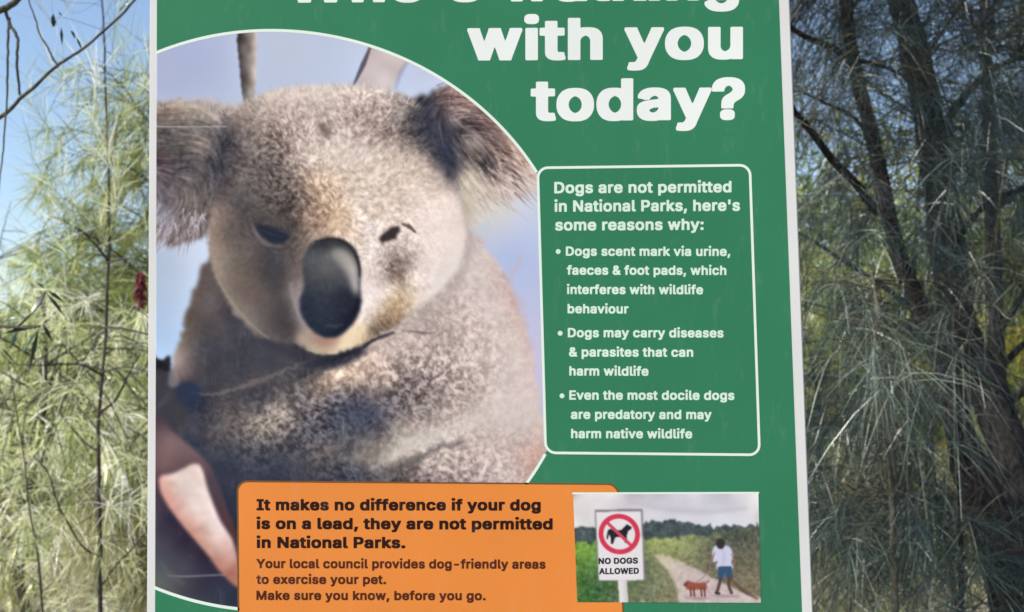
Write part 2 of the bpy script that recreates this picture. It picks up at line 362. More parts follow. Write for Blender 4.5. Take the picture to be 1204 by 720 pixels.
    E = E+((st*10+n2*4))[..., None]*np.clip(1.15-(Y-205)/70, .25, 1)[..., None]
    cv.over(em, E)
    for p, w, c, a in (([(530,136),(548,131),(566,138)], 4, (190,170,166), .6), ([(538,140),(556,148),(571,164)], 4, (72,60,66), .6),
                       ([(560,190),(574,198),(588,216)], 7, (66,60,64), .55), ([(528,112),(538,122),(552,126)], 4, (92,74,76), .6),
                       ([(575,168),(584,184),(590,202)], 3, (205,184,172), .5), ([(590,172),(602,190),(600,212)], 3, (208,184,172), .4),
                       ([(583,160),(596,178),(606,204)], 2.5, (110,84,78), .4)):
        cv.over(a*cv.line(p, w, 2, n1*.7, n1*.7), c)
    cv.over(.5*cv.poly([(540,214),(556,206),(572,216),(588,236),(574,252),(560,262),(548,272),(540,250)], 6, n3*2, n3*2), (206,196,182))
    rg = cv.rng
    for k in range(190):                     # ragged fringe of the left ear
        u = rg.uniform(0, 1); x = 182+62*u; y = 272-12*u+rg.normal(0, 10)
        L = rg.uniform(12, 30)*(1-.45*u); an = 1.95-.35*u+rg.normal(0, .2)
        cv.wisp((x, y), (x+L*np.cos(an), y+L*np.sin(an)), (rg.normal(0, 2), rg.normal(0, 1)), rg.uniform(1.6, 3.4), np.array([(150, 140, 142), (176, 168, 176), (118, 106, 106), (196, 190, 198)][rg.integers(4)]), rg.uniform(.25, .55))
    for k in range(80):                      # and along its top
        x = rg.uniform(184, 285); y = 121+rg.normal(0, 3); L = rg.uniform(6, 14); an = -2.4+.012*(x-184)+rg.normal(0, .25)
        cv.wisp((x, y+4), (x+L*np.cos(an), y+L*np.sin(an)), (0, -1), rg.uniform(1.4, 2.6), (186, 176, 172), rg.uniform(.2, .45))
    for k in range(260):                     # ragged fringe of the right ear
        u = rg.uniform(0, 1); x = 556+70*u+rg.normal(0, 5); y = 226-22*u+rg.normal(0, 11)
        L = rg.uniform(12, 32); an = .95-.35*u+rg.normal(0, .22)
        cv.wisp((x, y), (x+L*np.cos(an), y+L*np.sin(an)), (rg.normal(0, 2), rg.normal(0, 2)), rg.uniform(1.6, 3.6), np.array([(208, 194, 184), (216, 208, 204), (150, 126, 118), (198, 180, 170)][rg.integers(4)]), rg.uniform(.22, .5))
    for k in range(150):
        u = rg.uniform(0, 1); x = 512+95*u; y = 108+78*u*u+14*u+rg.normal(0, 9)+10; L = rg.uniform(14, 30); an = -.35+1.15*u+rg.normal(0, .2)
        cv.wisp((x, y), (x+L*np.cos(an), y+L*np.sin(an)), (rg.normal(0, 2), -2), rg.uniform(1.4, 3), np.array([(96, 78, 80), (172, 150, 142), (128, 106, 102), (66, 60, 68)][rg.integers(4)]), rg.uniform(.25, .5))
    # head
    hj = cv.streak(np.full(X.shape, -1.5)+(X-390)*.006, 4, .7)
    hm = cv.poly([(262,132),(280,124),(296,116),(312,109),(330,104),(360,101),(395,100),(430,101),(460,106),(482,114),(500,130),(512,160),(528,196),(540,225),(546,258),
        (547,286),(537,314),(518,340),(494,360),(470,380),(447,393),(424,405),(404,414),(386,418),(366,415),(350,405),(330,402),(312,400),(293,387),(276,370),(262,345),(250,318),(245,290),(244,265),(250,235),(262,200),(262,160)],
        1.8, n1*.8+n2*.6, hj*1.4)
    Hc = cv.field([(317,113,200,188,182),(300,122,172,160,155),(280,130,158,146,140),(345,106,206,196,192),(373,113,205,195,190),(400,105,206,197,192),(425,110,200,188,182),(450,112,190,178,174),(326,148,152,137,130),(309,186,110,102,100),(329,207,110,100,98),
        (345,150,185,170,163),(358,186,190,178,170),(387,177,200,190,182),(415,180,200,190,182),(370,218,186,162,138),(390,247,194,166,140),(399,265,200,175,150),(410,225,196,180,164),(422,236,200,188,178),(434,265,208,200,198),(420,270,205,190,175),(338,242,85,78,78),
        (352,233,106,92,86),(362,250,140,118,104),(368,262,150,126,110),(344,177,166,151,144),(315,236,90,85,85),(425,137,162,144,137),(385,140,178,165,158),(360,130,182,168,162),(400,155,190,178,172),
        (437,128,170,152,145),(458,160,152,137,132),(437,177,192,182,174),(472,183,184,171,161),(499,192,178,166,157),(464,212,195,182,172),(437,212,198,185,172),(499,221,195,182,174),
        (513,253,212,202,198),(499,280,206,197,192),(443,253,196,182,170),(464,137,150,140,138),(472,154,122,112,110),(490,160,88,84,90),(500,178,120,112,110),(518,205,160,150,146),(528,230,205,195,188),(500,140,66,66,76),(506,152,64,65,76),(512,168,62,64,77),(520,188,60,63,78),(486,138,96,92,96),(480,150,112,104,104),(494,170,104,98,98),(508,190,128,118,114),(526,206,92,88,90),(484,128,120,112,110),(524,214,150,140,134),(512,208,170,158,150),(538,262,206,196,190),
        (282,137,140,128,122),(291,177,115,105,103),(302,157,140,128,122),(282,207,105,96,95),(265,253,125,110,102),(270,165,72,69,78),(268,190,70,67,74),(264,215,76,71,76),(275,230,95,88,90),
        (254,259,140,125,115),(251,296,156,141,129),(280,320,137,124,107),(291,344,130,110,104),(317,322,78,75,78),(320,305,78,76,82),(296,373,126,119,113),(336,367,85,80,82),(344,336,142,132,130),(335,350,110,102,100),(345,352,138,132,134),(345,318,120,110,106),(330,335,92,86,86),(322,345,96,90,88),(330,355,88,84,86),(318,335,90,85,86),(335,320,92,86,84),(310,310,86,82,86),(300,330,120,110,104),(340,380,80,76,80),(330,390,82,80,84),(345,395,92,86,86),(352,330,120,112,110),(350,300,104,95,92),(352,312,112,103,100),(345,285,100,90,86),(350,262,112,96,86),(340,270,84,78,78),(296,262,86,82,84),(290,275,100,94,92),(285,260,98,90,88),(275,255,112,100,95),(330,230,96,88,84),(300,225,92,86,85),(318,222,98,90,87),(290,215,98,92,90),(345,205,136,122,114),(340,190,140,126,118),(325,170,130,118,112),
        (341,301,112,102,99),(283,246,80,78,82),(270,272,122,110,104),(341,256,95,85,80),(322,250,98,87,82),(300,250,88,82,82),(295,290,112,103,100),(280,295,130,118,108),(275,345,132,120,110),(310,350,118,106,102),(318,385,96,92,94),(300,392,110,106,104),(265,330,138,126,116),(350,275,110,98,94),
        (353,397,140,127,118),(353,408,112,105,100),(368,404,152,130,118),(384,406,166,132,116),(410,402,206,188,160),(372,413,160,148,132),(395,413,206,190,162),(345,385,92,86,88),(350,375,120,116,122),(425,390,200,180,148),
        (432,330,198,190,188),(436,360,205,198,196),(428,378,200,190,178),(440,345,204,197,196),(426,300,196,188,182),(440,300,206,199,197),(455,340,202,192,184),
        (466,300,150,136,130),(462,318,136,120,112),(468,330,150,132,120),(462,355,180,158,128),(472,360,178,153,122),(460,370,168,144,114),(448,376,150,128,104),(440,388,120,104,88),(455,383,128,112,96),(480,350,196,178,152),(490,330,206,198,192),(515,310,206,199,196),(500,345,198,188,182),(480,290,188,178,172),(475,370,160,138,116)], 6, 2.1)
    amp = .98*cv.field([(317,113,7,0,0),(330,150,22,0,0),(310,190,16,0,0),(340,220,20,0,0),(370,113,6,0,0),(400,180,8,0,0),(430,137,20,0,0),(465,150,17,0,0),(385,150,15,0,0),(390,240,17,0,0),(440,200,11,0,0),(480,210,10,0,0),
        (510,260,4,0,0),(500,310,5,0,0),(432,330,3,0,0),(465,310,20,0,0),(465,360,9,0,0),(445,385,10,0,0),(280,330,3,0,0),(300,370,2,0,0),(320,310,4,0,0),(270,270,5,0,0),(300,240,7,0,0),(390,405,2,0,0),(280,190,9,0,0)], 11)[..., 0]
    fd = np.arctan2(Y-250, X-395)            # fur grows outward from the nose bridge
    fur = .62*cv.streak(fd+cv.noise(5)*.7, 3.2, .85)+.4*n1+.5*n2
    Hc = Hc*.76+Hc.mean(2)[..., None]*.24*np.array([1.03, 1.0, .975])
    Hc = Hc*(1+.05*np.clip((X-380)/60, 0, 1)*np.clip((Y-150)/80, 0, 1))[..., None]*np.array([1.025, 1.0, .99])
    Hc = Hc+(amp*np.clip(fur, -2, 2.2))[..., None]*np.array([1,.97,.93])+(n5*2)[..., None]
    cv.over(hm, Hc)
    cv.over(.3*cv.poly([(262,262),(300,250),(340,256),(352,300),(348,360),(340,396),(318,392),(288,366),(266,330)], 9), (52,48,52))
    # pale lip edge along the left jaw, shadow under the jaw
    cv.over(.5*cv.line([(247,292),(252,318),(265,344),(281,366),(298,384),(316,398)], 4, 3), (148,136,126))
    cv.over(.5*cv.poly([(484,132),(498,116),(512,114),(526,148),(536,188),(531,208),(519,198),(506,174),(490,160)], 7, n3*2.5+n1, n3*2.5+n1), (60,61,74))
    for k in range(170):                     # soft hairs breaking the outline of the crown and cheeks
        t = rg.uniform(0, 1); P_ = [(262,134),(300,115),(345,104),(400,101),(455,106),(492,124)]
        i = min(int(t*5), 4); f = t*5-i; x = P_[i][0]*(1-f)+P_[i+1][0]*f; y = P_[i][1]*(1-f)+P_[i+1][1]*f
        L = rg.uniform(5, 12); an = -1.57+(x-385)*.006+rg.normal(0, .4)
        cv.wisp((x, y+4), (x+L*np.cos(an), y+L*np.sin(an)), (rg.normal(0, 1), 0), rg.uniform(1.3, 2.4), np.array([(206, 198, 194), (178, 168, 162)][rg.integers(2)]), rg.uniform(.2, .45))
    # cheek against the shoulder: pale rim, soft shade behind it
    cv.over(.42*cv.line([(470,392),(494,374),(520,352),(540,326),(552,298),(553,276)], 12, 9, n3*.8, n3*.8), (164,153,147))
    cv.over(.5*cv.line([(478,366),(500,350),(520,330),(534,306),(538,280)], 13, 9, n2, n2), (218,210,206))
    # details: eyes
    cv.over(.55*cv.line([(296,264),(303,277),(315,287),(330,290)], 6, 4), (122,116,118))
    cv.over(.9*cv.poly([(301,263),(312,265),(328,270),(339,276),(338,284),(328,287),(316,284),(306,276)], 2.0, n2*.6, n2*.6), (40,45,59))
    cv.over(.35*cv.line([(306,270),(318,275),(332,279)], 3, 2), (66,68,80))
    cv.over(.5*cv.poly([(296,246),(320,252),(345,262),(344,268),(316,262),(298,256)], 4), (74,70,72))
    cv.over(.5*cv.poly([(312,300),(335,305),(336,330),(326,344),(314,328)], 6), (72,70,76))
    cv.over(.92*cv.poly([(446,280),(455,272),(466,266),(470,268),(468,275),(460,281),(450,285)], 1.6, n2*.9, n2*.9), (70,62,60))
    cv.over(.75*cv.line([(473,264),(480,266),(488,273)], 5, 2.5, n1*.6, n1*.6), (92,80,78))
    cv.over(.22*cv.poly([(458,290),(472,288),(474,305),(468,326),(458,322),(454,305)], 4, n2*2.5, n2*2.5), (112,98,92))
    cv.over(.6*cv.poly([(374,146),(384,146),(390,156),(384,163),(376,156)], 3, n1, n1), (98,82,76))
    # mouth, jaw line
    cv.over(.5*cv.poly([(372,398),(384,396),(400,396),(404,402),(396,408),(380,409),(372,405)], 4), (150,112,100))
    cv.over(.6*cv.poly([(352,392),(362,400),(376,406),(400,408),(400,414),(380,417),(362,412),(350,402)], 4), (176,160,142))
    cv.over(.7*cv.poly([(402,398),(418,388),(428,383),(426,394),(412,406),(398,411)], 2.5), (214,198,170))
    cv.over(.8*cv.line([(346,407),(366,417.5),(389,420),(410,416.5),(436,403.5),(452,396),(462,391)], 6, 3.6, n3*.6, n3*.6), (60,56,62))
    cv.over(.75*cv.line([(312,402),(342,415),(372,426),(400,426),(428,414)], 13, 9), (60,58,68))
    # pale whisker rim left of the nose
    cv.over(.45*cv.line([(342,334),(345,350),(350,366),(356,380)], 6, 4), (148,140,142))
    # nose
    nm = cv.poly([(377,281),(394,280),(408,285),(419,297),(424,315),(423.5,338),(425,358),(418,377),(404,392),(389,398),(371,392),(356,374),(352,355),(357,337),(355.5,319),(357,303),(365,288)], 1.9)
    nc = cv.field([(366,300,82,83,86),(362,320,78,79,83),(375,330,72,74,79),(365,350,52,58,70),(385,360,49,54,67),(390,385,48,52,64),(410,370,44,46,57),(400,345,50,54,66),(385,300,98,97,98),(390,318,94,93,95),(378,288,60,60,64)], 6, 2)
    cv.over(nm, nc+(n2*1.5)[..., None])
    cv.over(cv.poly([(390,296),(398,292),(410,297),(419,310),(422,326),(421,348),(414,340),(408,326),(400,314),(392,304)], 3.4)*nm,
            cv.field([(396,298,140,136,132),(402,305,150,145,141),(414,318,172,166,162),(419,335,176,170,168),(410,322,150,146,146),(400,310,140,136,134)], 4, 2))
    cv.over(.5*cv.poly([(390,316),(402,318),(410,334),(404,338),(394,328)], 4)*nm, (92,92,98))
    cv.over(.5*cv.line([(372,284),(392,281),(407,286),(417,297),(422,312),(423,325)], 4.6, 2.4), (46,41,45))
    cv.over(.35*cv.line([(384,383),(395,384),(402,382)], 5, 4), (90,92,110))
    # crease across the print
    cv.over(.55*cv.line([(178,149),(220,149.3),(266,149)], 1.6, 1.0, taper=False), (176,166,166))
    cv.C = cv.C+.28*(cv.C-cv.blur(cv.C, 13))
    lum = cv.C.mean(2)[..., None]; cv.C = 118+(cv.C-118)*1.05+np.clip((lum-120)/80, 0, 1)*np.array([4.5,3,1.5])
    C = cv.blur(cv.C, .4)
    return cv, np.clip(C, 0, 255)

def track_print(step=.7):
    """small picture on the sign: a person and a dog on a sandy track beyond a no-dogs board"""
    cv = Canvas(672, 578, 897, 711, step, 9)
    X, Y = cv.X, cv.Y
    n1, n2, n3, n5 = cv.noise(.9), cv.noise(1.6), cv.noise(3), cv.noise(7)
    cv.C = cv.field([(680,585,222,216,214),(740,586,206,198,204),(800,590,206,202,212),(860,588,198,194,202),(885,584,226,222,222),(700,600,218,214,214),(780,606,212,210,218),(850,606,222,222,230),(885,612,224,222,228)], 10)+(n5*5)[..., None]
    cv.over(.5*cv.line([(740,588),(780,596),(830,600),(880,596)], 8, 6), (186,182,192))
    cv.over(cv.poly([(660,622),(680,618),(700,620),(740,617),(760,614),(785,610),(806,611),(822,616),(850,617),(880,618),(900,614),(900,640),(660,640)], .9, n2*.8, n2*1.2),
            np.array([70,82,84])+(n1*6+n3*6)[..., None])
    F = cv.field([(680,648,120,150,70),(690,655,104,140,70),(682,665,92,118,66),(700,690,66,90,62),(690,705,62,96,58),(745,690,104,110,86),(740,670,96,100,82),(760,655,118,120,96),(770,640,152,148,104),(800,638,150,146,108),
        (820,645,132,126,104),(840,635,96,96,84),(870,630,84,84,82),(880,660,110,100,92),(885,690,130,112,102),(865,650,100,92,86),(850,700,120,104,92),(740,705,112,108,92),(770,690,124,120,104),(780,705,132,122,106),(830,660,116,106,96)], 6, 2)
    cv.over(cv.poly([(660,636),(700,637),(740,633),(790,632),(830,628),(860,622),(900,618),(900,720),(660,720)], 1.2, n2, n2*1.3, False), F*np.array([.99, 1.06, .96])+(n1*7+n2*6)[..., None])
    cv.over(.9*cv.poly([(768,653),(780,652),(800,660),(830,676),(862,693),(898,706),(898,716),(798,716),(794,690),(782,670)], 1.4, n2*.7, n2*.7, False), cv.field([(775,655,206,194,170),(800,668,208,190,184),(830,690,204,184,186),(800,700,206,190,186),(880,708,214,200,196)], 8)+(n2*5)[..., None])
    cv.over(.8*cv.line([(862,684),(875,696),(892,706)], 5, 3), (96,70,62))
    # walker
    cv.over(cv.poly([(841,643),(850,640),(861,644),(864,654),(862,662),(863,669),(844,670),(845,660),(840,662),(839,652)], .8), (206,206,228))
    cv.over(.8*cv.line([(862,652),(866,660),(865,668)], 3, 1.2), (140,110,104))
    cv.over(cv.poly([(845,667),(862,666.5),(862.5,681),(856,682),(853.6,674),(851,683),(845.5,682)], .6, smooth=False), (54,84,116))
    cv.over(.9*cv.line([(848,682),(846,690),(843,699)], 4, 1.2, taper=False), (84,62,62))
    cv.over(.9*cv.line([(859,681),(858,690),(861,699)], 4, 1.2, taper=False), (92,64,62))
    cv.over(.9*cv.line([(842,699),(846,700)], 3, 1.2, taper=False), (58,48,54))
    cv.over(cv.poly([(845,635),(849,632.6),(853.5,635),(854.5,640),(852,645),(847,645),(844,641)], .7), (58,48,52))
    cv.over(.5*cv.line([(852,646),(853,656),(852,666)], 4, 3), (176,176,206))
    cv.over(.8*cv.line([(842,650),(838.5,658),(836,664)], 3, 1.2), (146,112,104))
    cv.over(.6*cv.line([(837,664),(831,676),(818,687)], 1.2, .9, taper=False), (120,100,96))
    cv.over(.45*cv.line([(838,702),(850,703),(868,703)], 3.5, 3), (120,98,104))
    cv.over(.45*cv.line([(804,705),(818,706),(834,706)], 3, 3), (128,104,108))
    # dog
    cv.over(cv.poly([(804,688),(808,684),(813,686),(822,687),(829,686),(831,691),(829,696),(822,695),(812,696),(806,694)], .8), (152,84,66))
    for x in (811, 815, 824, 828): cv.over(.85*cv.line([(x,693),(x+.5,703)], 2.4, 1, taper=False), (118,66,58))
    cv.over(.8*cv.line([(830,688),(834,684)], 2, 1), (150,84,66))
    cv.over(.7*cv.line([(803,690),(807,688)], 4, 1.5), (84,58,58))
    # post and grey border of the board inside the picture
    cv.over(cv.poly([(722.5,682),(733.5,682),(735,716),(724,716)], .6, smooth=False), np.array([222,218,216])-(np.clip((X-727)/8, 0, 1)*26)[..., None])
    cv.over(cv.poly([(697.5,597.5),(755.5,596.2),(756.5,683),(699,684)], .9, smooth=False), (128,122,128))
    cv.over(cv.poly([(698.8,600),(753.6,599),(754.4,683.6),(700,684.2)], .7, smooth=False), (226,221,223))
    R = np.hypot((X-726.3), (Y-627.2)/.985)
    ring = np.clip((3-np.abs(R-22.2))/.9+.5, 0, 1)
    t = ((X-726.3)+(Y-627.2))/math.sqrt(2)
    d = np.abs((X-726.3)-(Y-627.2))/math.sqrt(2)
    # dog silhouette on the board
    dm = cv.poly([(713,622),(716,620.5),(720,623),(729,622),(733,618),(736,615),(739,617),(742,619),(740,622),(737.5,623),(735.5,629),(735,638),(732.5,638),(731.5,631.5),(723,630.5),(720.5,633),(718.5,639),(715.5,639),(716,632),(714,627),(712,634),(710.6,633),(711.6,626)], .45, smooth=False)
    cv.over(dm, (34,36,42))
    cv.over(np.clip((2.0-d)/.8+.5, 0, 1)*(R < 22), (206,74,92))
    cv.over(ring, (208,58,84))
    C = cv.blur(cv.C, .5)
    return cv, np.clip(C, 0, 255)
# letter outlines: advance width, then contours of bezier points (point, left handle, right handle), in thousandths of the em
GLYPH = {
'&':(448,[197,-7,221,-7,163,-7,110,12,135,-1,86,24,54,62,67,41,41,83,34,133,34,107,34,155,47,189,39,174,56,205,85,235,69,220,101,249,140,279,119,263,166,298,216,335,191,316,223,340,237,352,230,346,244,359,255,375,250,366,259,384,262,405,262,394,262,421,245,445,256,434,235,456,201,461,220,461,189,461,168,453,178,458,158,448,145,431,151,441,140,422,137,399,137,411,137,386,145,363,140,374,151,352,169,327,159,340,179,315,204,284,190,300,282,189,438,0,360,95,413,0,364,0,389,0,300,77,171,231,236,154,152,255,121,293,135,275,107,310,87,344,95,327,79,361,75,398,75,379,75,421,91,458,81,441,101,475,134,499,116,489,153,509,200,513,175,513,225,513,266,499,247,509,284,489,308,459,298,476,319,443,324,404,324,424,324,389,315,362,321,375,309,348,291,325,302,336,281,314,256,293,269,303,222,268,154,217,188,243,133,202,110,174,119,188,101,161,97,131,97,147,97,115,109,87,101,100,117,75,143,57,129,65,158,50,193,46,174,46,213,46,251,59,233,51,270,68,301,95,286,80,316,111,336,151,328,130,345,173,349,224,349,197,368,224,408,224,388,224,408,192,397,144,404,165,389,122,371,92,381,105,361,79,345,62,352,69,341,57,333,47,337,52,316,29,271,7,296,16,246,-2]),
"'":(206,[78,318,95,318,75,381,70,509,73,445,92,509,136,509,114,509,133,445,128,318,131,381,112,318]),
',':(188,[38,-119,53,-119,48,-56,68,71,58,8,91,71,137,71,114,71,119,8,84,-119,102,-56,69,-119]),
'-':(453,[337,244,263,244,337,226,337,188,337,207,263,188,114,188,188,188,114,207,114,244,114,226,188,244]),
'.':(188,[95,-4,108,-4,83,-4,63,9,72,0,54,18,50,41,50,28,50,54,63,73,54,65,72,82,95,87,83,87,108,87,128,73,119,82,137,65,141,41,141,54,141,28,128,9,137,18,119,0]),
':':(188,[95,-4,108,-4,83,-4,63,9,72,0,54,18,50,41,50,28,50,54,63,73,54,65,72,82,95,87,83,87,108,87,128,73,119,82,137,65,141,41,141,54,141,28,128,9,137,18,119,0],[95,271,108,271,83,271,63,284,72,275,54,293,50,316,50,304,50,329,63,349,54,340,72,357,95,362,83,362,108,362,128,349,119,357,137,340,141,316,141,329,141,304,128,284,137,293,119,275]),
'?':(358,[132,152,153,152,132,154,132,159,132,157,132,190,141,230,135,213,147,246,168,269,156,259,179,279,209,298,193,288,224,308,247,334,237,320,257,348,262,384,262,365,262,400,250,425,258,413,243,437,220,452,233,446,208,458,178,462,193,462,163,462,137,453,150,459,124,447,106,425,114,438,98,413,92,378,93,397,70,378,27,378,49,378,28,407,49,452,35,432,63,473,103,499,80,489,125,510,178,516,150,516,207,516,255,498,233,510,277,487,306,451,294,471,318,431,324,382,324,408,324,354,306,311,318,331,294,292,254,261,277,275,240,252,219,235,228,243,210,227,200,205,204,217,196,194,194,158,194,178,194,156,194,152,194,154,173,152],[164,-4,176,-4,151,-4,131,9,140,0,123,18,118,41,118,28,118,53,131,73,123,64,140,82,164,86,151,86,176,86,196,73,187,82,205,64,209,41,209,53,209,28,196,9,205,18,187,0]),
'A':(480,[16,0,39,0,78,170,201,509,140,339,226,509,276,509,251,509,338,339,463,0,401,170,440,0,395,0,418,0,359,101,287,302,323,202,281,321,264,372,273,344,255,400,232,478,245,435,236,478,245,478,241,478,233,435,213,371,222,399,204,343,191,302,196,320,155,202,85,0,120,101,62,0],[110,142,197,142,110,161,110,199,110,180,197,199,370,199,283,199,370,180,370,142,370,161,283,142]),
'D':(502,[219,0,271,0,178,0,96,0,137,0,96,19,96,57,96,38,136,57,215,57,175,57,256,57,318,81,291,65,345,97,379,149,366,119,392,179,399,255,399,214,399,296,379,361,392,331,366,390,320,428,346,412,293,444,221,452,260,452,178,452,93,452,136,452,93,471,93,509,93,490,137,509,225,509,181,509,275,509,353,478,317,499,388,458,433,391,415,429,452,353,462,255,462,308,462,202,433,119,452,157,414,81,351,31,387,51,314,10],[125,509,103,509,125,339,125,0,125,170,103,0,60,0,82,0,60,170,60,509,60,339,82,509]),
'E':(419,[60,0,165,0,60,170,60,509,60,339,164,509,372,509,268,509,372,490,372,452,372,471,290,452,125,452,207,452,125,396,125,286,125,341,202,286,355,286,278,286,355,267,355,229,355,248,278,229,125,229,202,229,125,172,125,57,125,114,208,57,375,57,292,57,375,38,375,0,375,19,270,0]),
'G':(520,[269,-7,309,-7,223,-7,149,25,184,4,115,46,69,116,88,77,50,155,40,254,40,201,40,308,69,393,50,354,88,432,149,484,115,462,183,505,265,516,221,516,292,516,340,504,317,512,364,496,403,469,385,484,422,454,449,416,437,437,461,396,474,349,470,373,452,349,408,349,430,349,403,365,387,393,396,380,379,406,356,427,368,417,344,436,315,448,330,444,300,453,265,456,283,456,235,456,183,432,208,448,159,417,125,364,139,394,111,334,103,254,103,297,103,211,125,145,111,175,140,115,184,76,159,92,209,61,269,53,237,53,297,53,345,71,323,59,367,83,396,123,384,101,409,146,415,202,415,172,421,201,434,199,428,200,384,199,283,199,333,199,283,218,283,256,283,237,348,256,478,256,413,256,478,237,478,200,478,219,478,158,451,91,469,122,433,60,377,19,408,36,345,2]),
'I':(300,[31,0,111,0,31,19,31,57,31,38,60,57,118,57,89,57,118,189,118,452,118,320,89,452,31,452,60,452,31,471,31,509,31,490,111,509,269,509,190,509,269,490,269,452,269,471,240,452,183,452,212,452,183,320,183,57,183,189,212,57,269,57,240,57,269,38,269,0,269,19,190,0]),
'L':(393,[60,0,160,0,60,170,60,509,60,339,82,509,125,509,103,509,125,358,125,57,125,208,203,57,361,57,282,57,361,38,361,0,361,19,261,0]),
'M':(628,[60,0,81,0,60,170,60,509,60,339,91,509,152,509,121,509,193,402,277,187,235,294,280,180,287,159,284,170,291,148,299,123,295,136,303,110,311,84,307,97,315,71,322,49,319,59,317,49,307,49,312,49,310,59,318,83,314,70,322,95,330,121,326,108,334,134,342,158,338,147,346,170,352,187,349,179,394,294,476,509,435,402,507,509,568,509,537,509,568,339,568,0,568,170,547,0,504,0,525,0,504,97,504,291,504,194,504,302,504,327,504,314,505,340,505,369,505,354,505,383,506,413,506,398,506,428,507,457,507,443,509,457,513,457,511,457,508,441,498,409,503,426,492,393,482,363,487,378,477,348,467,322,472,334,463,309,456,291,459,299,418,194,342,0,380,97,323,0,286,0,305,0,248,97,170,291,209,194,167,299,159,321,163,309,155,333,145,361,150,346,140,376,129,408,135,391,124,424,112,457,118,441,114,457,119,457,117,457,119,444,120,416,120,431,120,401,121,372,121,387,121,357,122,328,121,342,122,315,122,291,122,302,122,194,122,0,122,97,101,0]),
'N':(523,[60,0,82,0,60,170,60,509,60,339,85,509,136,509,111,509,205,400,343,183,274,291,349,174,363,151,355,164,370,138,388,107,379,123,396,90,414,55,405,73,411,55,405,54,408,54,403,72,401,108,401,90,400,126,399,157,399,142,399,172,399,195,399,185,399,300,399,509,399,404,420,509,463,509,442,509,463,339,463,0,463,170,438,0,387,0,412,0,325,97,202,290,264,193,194,303,177,331,186,316,169,345,148,381,159,362,137,400,108,452,123,424,111,453,119,454,115,453,120,428,122,384,121,405,123,362,124,328,124,344,125,312,125,291,125,300,125,194,125,0,125,97,103,0]),
'O':(533,[267,-7,311,-7,223,-7,150,25,184,4,116,46,70,115,90,76,50,154,40,254,40,201,40,308,70,393,50,354,90,432,150,484,116,462,184,505,267,516,223,516,311,516,384,484,350,505,418,462,464,393,444,432,483,354,493,254,493,308,493,201,464,115,483,154,444,76,384,25,418,46,350,4],[267,53,236,53,297,53,349,76,325,61,374,91,408,144,394,114,423,174,430,254,430,211,430,298,408,365,423,335,394,395,349,433,374,417,325,448,267,456,297,456,236,456,184,433,209,448,159,417,125,364,140,394,111,334,103,254,103,297,103,211,125,144,111,174,140,114,184,76,159,92,209,61]),
'P':(445,[60,0,82,0,60,170,60,509,60,339,118,509,235,509,177,509,274,509,332,487,307,502,358,473,390,430,377,454,402,405,409,348,409,378,409,317,390,265,402,290,377,241,332,207,358,222,307,193,235,186,274,186,193,186,109,186,151,186,109,205,109,242,109,224,150,242,233,242,191,242,259,242,297,256,281,247,313,265,333,294,325,278,341,310,344,348,344,328,344,368,333,402,341,386,325,417,297,439,313,430,280,448,232,452,259,452,196,452,125,452,160,452,125,301,125,0,125,151,103,0]),
'S':(447,[224,-9,263,-9,187,-9,128,9,155,-3,100,21,64,60,79,38,49,82,38,137,40,107,60,137,104,137,82,137,106,117,123,88,112,101,134,75,166,59,149,65,184,52,224,49,203,49,247,49,286,60,268,53,304,68,329,92,319,78,340,105,346,139,346,121,346,155,332,179,341,169,323,189,296,205,311,198,281,211,245,222,264,217,224,228,184,239,204,234,142,251,86,289,109,268,63,311,52,372,52,339,52,401,75,448,60,426,90,469,138,498,111,486,164,510,227,516,194,516,261,516,316,498,290,510,342,486,377,449,362,469,392,428,401,378,400,404,380,378,337,378,358,378,335,403,302,437,323,423,281,451,225,459,256,459,203,459,167,448,184,455,151,441,129,418,138,431,120,406,115,376,115,391,115,358,131,334,120,344,142,323,169,308,154,314,184,302,212,293,199,297,230,289,264,279,247,284,279,275,312,264,295,270,328,257,359,238,344,248,373,227,395,198,385,214,404,181,408,139,408,162,408,111,386,64,401,86,372,41,323,11,351,24,296,-2]),
'W':(686,[155,0,180,0,109,170,16,509,63,339,38,509,82,509,60,509,109,404,163,196,136,300,168,179,175,145,172,163,179,128,187,94,183,111,190,76,197,40,194,58,194,40,189,40,192,40,193,58,200,94,196,76,203,111,211,145,207,128,215,163,224,196,220,179,251,300,306,509,279,404,331,509,380,509,355,509,407,404,462,196,434,300,466,179,474,145,470,163,478,128,486,94,482,111,490,76,497,40,494,58,494,40,488,40,491,40,492,58,499,94,495,76,502,111,510,145,506,128,515,163,523,196,519,179,550,300,603,509,576,404,625,509,670,509,647,509,623,339,530,0,577,170,505,0,455,0,480,0,426,108,368,323,397,215,362,344,351,391,357,367,346,416,336,475,341,444,341,475,350,475,345,475,345,445,335,395,340,419,330,371,318,323,324,347,289,215,230,0,260,108,205,0]),
'Y':(472,[203,0,225,0,203,69,203,208,203,139,141,308,16,509,79,409,41,509,91,509,66,509,125,454,192,344,159,399,203,326,222,292,213,309,231,275,250,230,240,255,241,230,224,230,232,230,233,255,251,293,242,276,260,310,280,344,270,327,314,399,381,509,347,454,406,509,455,509,430,509,393,409,268,208,330,308,268,139,268,0,268,69,247,0]),
